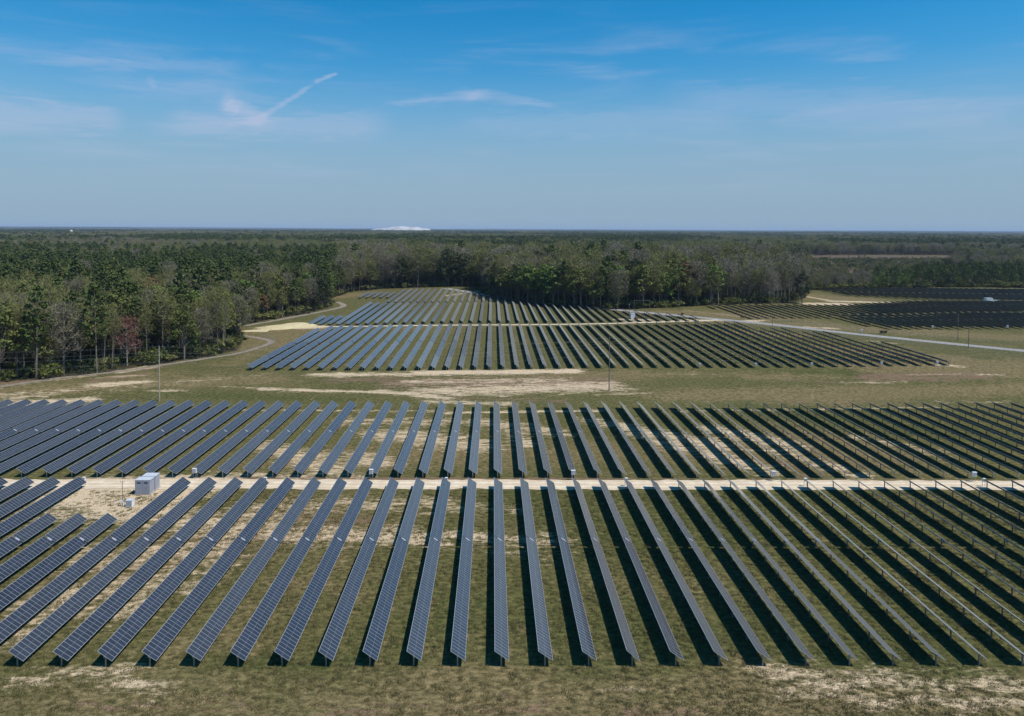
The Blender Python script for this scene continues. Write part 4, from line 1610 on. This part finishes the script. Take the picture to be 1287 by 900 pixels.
# keep the line of sight to the marked front trees open
for px_, py_ in ((80, 470.5), (160, 459.5)):
    x, y, z = at(px_, py_)
    kill |= (np.abs(PXX - px_) < 14) & (TY < y + 2) & (TY > y - 40) & (TX < 0)
K = ~kill
TX, TY, hs, wx, rotz, pid, kind, isbrush = TX[K], TY[K], hs[K], wx[K], rotz[K], pid[K], kind[K], isbrush[K]
PXX, PYY = PXX[K], PYY[K]
n = len(TX)

# the 300 that show largest: nearest to the edge of the clearing and in view
cand = np.where((~isbrush) & (TY < 800) & (PXX > -8) & (PXX < 1295))[0]
dist_e = np.array([np.min(np.hypot(edge_pts[:, 0] - TX[i], edge_pts[:, 1] - TY[i])) for i in cand])
Dc = np.hypot(TX[cand], TY[cand])
score = (hs[cand] * wx[cand]) ** 0.5 / Dc * np.exp(-dist_e / 16.0)
NI = 300 - len(specials) - 2
top = cand[np.argsort(-score)[:NI]]
DESC = {'pine': 'dark green pine', 'olive': 'olive green tree', 'spring': 'fresh light green tree', 'rust': 'rusty orange tree', 'oak': 'dark evergreen tree',
        'bare': 'bare grey tree', 'slender': 'slim budding tree', 'barepale': 'slim pale trunked tree', 'redbud': 'reddish budding tree',
        'budding': 'brownish budding tree'}
NAMEK = {'pine': 'pine_tree', 'olive': 'leafy_tree', 'spring': 'leafy_tree', 'rust': 'leafy_tree', 'oak': 'evergreen_oak', 'bare': 'bare_tree', 'slender': 'slender_tree',
         'barepale': 'bare_tree', 'redbud': 'budding_tree', 'budding': 'budding_tree'}


def place_tree(x, y, p, h, w, rz, label, group):
    kname, tm, cme, am = protos[p]
    r = thing(NAMEK[kname], label, 'tree', (x, y, float(terrain(x, y)) - 0.1), rz, group)
    r.scale = (w, w, h)
    link('trunk', tm, r)
    link('crown', cme, r)


def region_of(px, py):
    if px < 150 and py > 400: return 'left wood front by the track'
    if px < 300 and py > 400: return 'left wood front behind the pale pole'
    if px < 430: return 'wood edge above the sand heap'
    if px < 610: return 'wood edge behind distant panel rows'
    if px < 760: return 'middle wood edge left of kiosk'
    if px < 900: return 'middle wood edge behind the kiosk'
    if px < 1020: return 'pale grove beside dark panel field'
    return 'wood edge behind far right panels'
    if px < 150 and py > 400: return 'front edge of the left wood by the track'
    if px < 300 and py > 400: return 'front edge of the left wood behind the pale pole'
    if px < 430: return 'wood edge above the sand heap'
    if px < 610: return 'far wood edge behind the most distant panel rows'
    if px < 760: return 'middle wood edge left of the white kiosk'
    if px < 900: return 'middle wood edge behind the white kiosk'
    if px < 1020: return 'pale trunked grove beside the dark panel field'
    return 'wood edge behind the far right panel field'


tally = {}
for i in sorted(top, key=lambda q: PXX[q]):
    reg = region_of(PXX[i], PYY[i])
    tally[(kind[i], reg)] = tally.get((kind[i], reg), 0) + 1
    lab = '%s, %s from left at the %s' % (DESC[kind[i]], ordinal(tally[(kind[i], reg)]), reg)
    place_tree(TX[i], TY[i], int(pid[i]), hs[i], wx[i], rotz[i], lab, 'trees of the ' + reg)
for (px, py, kd, hf, wf, lab) in specials:
    x, y, z = at(px, py)
    place_tree(x, y, kidx[kd][0], hf, wf, px * 0.7, lab, 'trees that stand out')

# everything behind them: one woodland, its trees scattered by geometry nodes
rest = np.ones(n, bool); rest[top] = False
RX_, RY_ = TX[rest], TY[rest]
pm = bpy.data.meshes.new('woodland')
pm.vertices.add(len(RX_))
co = np.stack([RX_, RY_, terrain(RX_, RY_) - 0.2], -1)
pm.vertices.foreach_set('co', co.ravel().astype(np.float32))
a = pm.attributes.new('which', 'INT', 'POINT'); a.data.foreach_set('value', pid[rest].astype(np.int32))
a = pm.attributes.new('size', 'FLOAT_VECTOR', 'POINT')
sv = np.stack([wx[rest], wx[rest], hs[rest]], -1); a.data.foreach_set('vector', sv.ravel().astype(np.float32))
a = pm.attributes.new('turn', 'FLOAT_VECTOR', 'POINT')
tv = np.stack([np.zeros(len(RX_)), np.zeros(len(RX_)), rotz[rest]], -1); a.data.foreach_set('vector', tv.ravel().astype(np.float32))
pm.update()
woodland = link('woodland', pm)
tag(woodland, 'mixed pine and leafless forest stretching to the horizon behind the panel fields', 'forest', kind='stuff')
gn = bpy.data.node_groups.new('scatter_trees', 'GeometryNodeTree')
gn.interface.new_socket('Geometry', in_out='INPUT', socket_type='NodeSocketGeometry')
gn.interface.new_socket('Geometry', in_out='OUTPUT', socket_type='NodeSocketGeometry')
gi = gn.nodes.new('NodeGroupInput'); go = gn.nodes.new('NodeGroupOutput')
join = gn.nodes.new('GeometryNodeJoinGeometry')
nw = gn.nodes.new('GeometryNodeInputNamedAttribute'); nw.data_type = 'INT'; nw.inputs[0].default_value = 'which'
ns_ = gn.nodes.new('GeometryNodeInputNamedAttribute'); ns_.data_type = 'FLOAT_VECTOR'; ns_.inputs[0].default_value = 'size'
nr = gn.nodes.new('GeometryNodeInputNamedAttribute'); nr.data_type = 'FLOAT_VECTOR'; nr.inputs[0].default_value = 'turn'
proto_objs = []
for i, (kname, tm, cme, am) in enumerate(protos):
    po = bpy.data.objects.new('woodland_tree', am)
    proto_objs.append(po)
    oi = gn.nodes.new('GeometryNodeObjectInfo'); oi.inputs['Object'].default_value = po
    oi.inputs['As Instance'].default_value = True
    cp = gn.nodes.new('FunctionNodeCompare'); cp.data_type = 'INT'; cp.operation = 'EQUAL'
    ints = [s for s in cp.inputs if s.type == 'INT']
    gn.links.new([s for s in nw.outputs if s.enabled and s.name == 'Attribute'][0], ints[0])
    ints[1].default_value = i
    iop = gn.nodes.new('GeometryNodeInstanceOnPoints')
    gn.links.new(gi.outputs[0], iop.inputs['Points'])
    gn.links.new(cp.outputs[0], iop.inputs['Selection'])
    gn.links.new(oi.outputs['Geometry'], iop.inputs['Instance'])
    e2r = gn.nodes.new('FunctionNodeEulerToRotation')
    gn.links.new([s for s in nr.outputs if s.enabled and s.name == 'Attribute'][0], e2r.inputs[0])
    gn.links.new(e2r.outputs[0], iop.inputs['Rotation'])
    gn.links.new([s for s in ns_.outputs if s.enabled and s.name == 'Attribute'][0], iop.inputs['Scale'])
    gn.links.new(iop.outputs[0], join.inputs[0])
gn.links.new(join.outputs[0], go.inputs[0])
md = woodland.modifiers.new('scatter', 'NODES'); md.node_group = gn
print('forest instances', len(RX_), 'individual trees', len(top) + len(specials))

# the farthest forest, read only as a bumpy canopy
fx = np.linspace(-36000, 36000, 420)
fy = 5200 * (34000 / 5200) ** (np.linspace(0, 1, 120))
FX, FY = np.meshgrid(fx, fy)
FX = FX * (FY / 34000) * 1.0
hz = 8 + 9 * vnoise(FX, FY, 160, 3) + 9 * fbm(FX, FY, 1400, 12, 3) + 34 * smooth((fbm(FX, FY, 5200, 71, 4) - 0.35) / 0.4) * smooth((FY - 8000) / 9000)
fc = MB()
me = bpy.data.meshes.new('far_canopy')
V = np.stack([FX.ravel(), FY.ravel(), hz.ravel()], -1)
w_ = FX.shape[1]
F = []
ii = (np.arange(FX.shape[0] - 1)[:, None] * w_ + np.arange(w_ - 1)[None, :]).ravel()
Q = np.stack([ii, ii + 1, ii + 1 + w_, ii + w_], -1)
me.from_pydata(V.tolist(), [], Q.tolist())
m, t, b = material('far_canopy_green')
b.inputs['Roughness'].default_value = 0.95; b.inputs['Specular IOR Level'].default_value = 0.05
tcn = N(t, 'ShaderNodeTexCoord')
n1 = N(t, 'ShaderNodeTexNoise'); setin(n1, Scale=0.0012, Detail=6.0, Roughness=0.6)
t.links.new(tcn.outputs['Object'], n1.inputs[0])
mm = N(t, 'ShaderNodeMix', data_type='RGBA')
t.links.new(mapr(t, n1.outputs[0], .4, .62), mm.inputs[0])
mm.inputs[6].default_value = (0.020, 0.032, 0.016, 1); mm.inputs[7].default_value = (0.055, 0.055, 0.036, 1)
t.links.new(mm.outputs[2], b.inputs['Base Color'])
me.materials.append(m)
tag(link('far_canopy', me), 'farthest forest canopy fading blue under the horizon', 'forest', kind='stuff')

# undergrowth along the left wood's front edge and shrubs in the cleared strip
def shrub(px, py, s, label, group, mat=None, seed=1):
    x, y, z = at(px, py)
    rnd = random.Random(seed)
    b = MB()
    for _ in range(5):
        leaf_cloud(b, rnd, (rnd.gauss(0, .5) * s, rnd.gauss(0, .5) * s, s * rnd.uniform(.35, .9)), s * .55, 40, s * .22, 0, rnd.random())
    t = thing('shrub', label, 'shrub', (x, y, z), 0, group)
    b.build('foliage', mat or M_OAK, t)
    q = MB(); q.tube((0, 0, -0.1), (0, 0, s * .7), .05 * s, .02 * s, 5); q.build('stem', M_BARK, t)


shrub(1108.5, 419.5, 1.5, 'small dark bush beside the far verge of the gravel road', None, M_OAK, 3)
shrub(935, 399.5, 1.2, 'tiny dark bush by the fence where gravel road meets field', None, M_OAK, 4)
shrub(858, 395.5, 1.0, 'tiny dark bush in the grass right of the white kiosk', None, M_OAK, 5)

# rough grass on the nearest ground
r_ = np.random.default_rng(21)
gx_ = r_.uniform(-95, 110, 90000); gy_ = 62 + 95 * r_.random(90000) ** 1.4
dens = 0.35 + 1.3 * (fbm(gx_, gy_, 7, 61, 3) - 0.35)
k_ = (r_.random(len(gx_)) < dens) & (np.abs(gx_ / gy_) < 0.86) & (gy_ < ROAD1_Y - 3.5)
gx_, gy_ = gx_[k_], gy_[k_]
tm_ = bpy.data.meshes.new('rough_grass')
tm_.vertices.add(len(gx_))
tm_.vertices.foreach_set('co', np.stack([gx_, gy_, np.zeros(len(gx_))], -1).ravel().astype(np.float32))
a = tm_.attributes.new('size', 'FLOAT', 'POINT'); a.data.foreach_set('value', r_.uniform(.5, 2.0, len(gx_)).astype(np.float32))
a = tm_.attributes.new('turn', 'FLOAT_VECTOR', 'POINT')
a.data.foreach_set('vector', np.stack([np.zeros(len(gx_)), np.zeros(len(gx_)), r_.uniform(0, 6.28, len(gx_))], -1).ravel().astype(np.float32))
tm_.update()
rg = link('rough_grass', tm_)
tag(rg, 'tufts of rough dry and green grass over the nearest ground', 'grass', kind='stuff')
tb = MB(); rnd = random.Random(5)
for _ in range(26):
    a_ = rnd.uniform(0, 6.28); q = rnd.uniform(0, .22); hh = rnd.uniform(.06, .17)
    p = Vector((math.cos(a_) * q, math.sin(a_) * q, 0)); s2 = Vector((-math.sin(a_ + 1), math.cos(a_ + 1), 0)) * .018
    tb.add([p - s2, p + s2, p + Vector((math.cos(a_) * .07 + rnd.gauss(0, .03), math.sin(a_) * .07 + rnd.gauss(0, .03), hh))], [(0, 1, 2)], 0, rnd.random())
M_TUFT = foliage_mat('grass_blades', (0.045, 0.062, 0.018), (0.250, 0.205, 0.095))
tuft = bpy.data.objects.new('grass_tuft', tb.mesh('grass_tuft', [M_TUFT]))
g2 = bpy.data.node_groups.new('scatter_grass', 'GeometryNodeTree')
g2.interface.new_socket('Geometry', in_out='INPUT', socket_type='NodeSocketGeometry')
g2.interface.new_socket('Geometry', in_out='OUTPUT', socket_type='NodeSocketGeometry')
a1 = g2.nodes.new('NodeGroupInput'); a2 = g2.nodes.new('NodeGroupOutput')
o1 = g2.nodes.new('GeometryNodeObjectInfo'); o1.inputs['Object'].default_value = tuft; o1.inputs['As Instance'].default_value = True
n1_ = g2.nodes.new('GeometryNodeInputNamedAttribute'); n1_.data_type = 'FLOAT'; n1_.inputs[0].default_value = 'size'
n2_ = g2.nodes.new('GeometryNodeInputNamedAttribute'); n2_.data_type = 'FLOAT_VECTOR'; n2_.inputs[0].default_value = 'turn'
e2_ = g2.nodes.new('FunctionNodeEulerToRotation'); i2_ = g2.nodes.new('GeometryNodeInstanceOnPoints')
g2.links.new(a1.outputs[0], i2_.inputs['Points']); g2.links.new(o1.outputs['Geometry'], i2_.inputs['Instance'])
g2.links.new([q for q in n1_.outputs if q.enabled and q.name == 'Attribute'][0], i2_.inputs['Scale'])
g2.links.new([q for q in n2_.outputs if q.enabled and q.name == 'Attribute'][0], e2_.inputs[0])
g2.links.new(e2_.outputs[0], i2_.inputs['Rotation']); g2.links.new(i2_.outputs[0], a2.inputs[0])
rg.modifiers.new('scatter', 'NODES').node_group = g2

# far water tower
d_ = pix_dir(89.5, 294); s_ = 3300 / d_.y
t = thing('water_tower', 'tiny white water tower rising from the forest at far left', 'water tower', (d_.x * s_, 3300, 0))
b = MB(); b.tube((0, 0, 0), (0, 0, 26), 1.6, 1.3, 12); b.build('stem', M_WHITE, t)
b = MB(); b.tube((0, 0, 25), (0, 0, 28), 2.0, 6.0, 16); b.tube((0, 0, 28), (0, 0, 33), 6.0, 6.0, 16); b.tube((0, 0, 33), (0, 0, 35), 6.0, 1.5, 16); b.build('tank', M_WHITE, t)

# ------------------------------------------------------------------ the air
hb = MB()
hb.box(-41000, 41000, -2900, 41000, -3.5, 112.0)
mh = bpy.data.materials.new('haze_air')
mh.use_nodes = True
th = mh.node_tree
th.nodes.clear()
oh = N(th, 'ShaderNodeOutputMaterial')
pv = N(th, 'ShaderNodeVolumePrincipled')
pv.inputs['Color'].default_value = (0.62, 0.78, 1.0, 1)
pv.inputs['Density'].default_value = 0.00004
pv.inputs['Anisotropy'].default_value = 0.0
th.links.new(pv.outputs[0], oh.inputs['Volume'])
haze = hb.build('haze', mh)
tag(haze, kind='stuff')
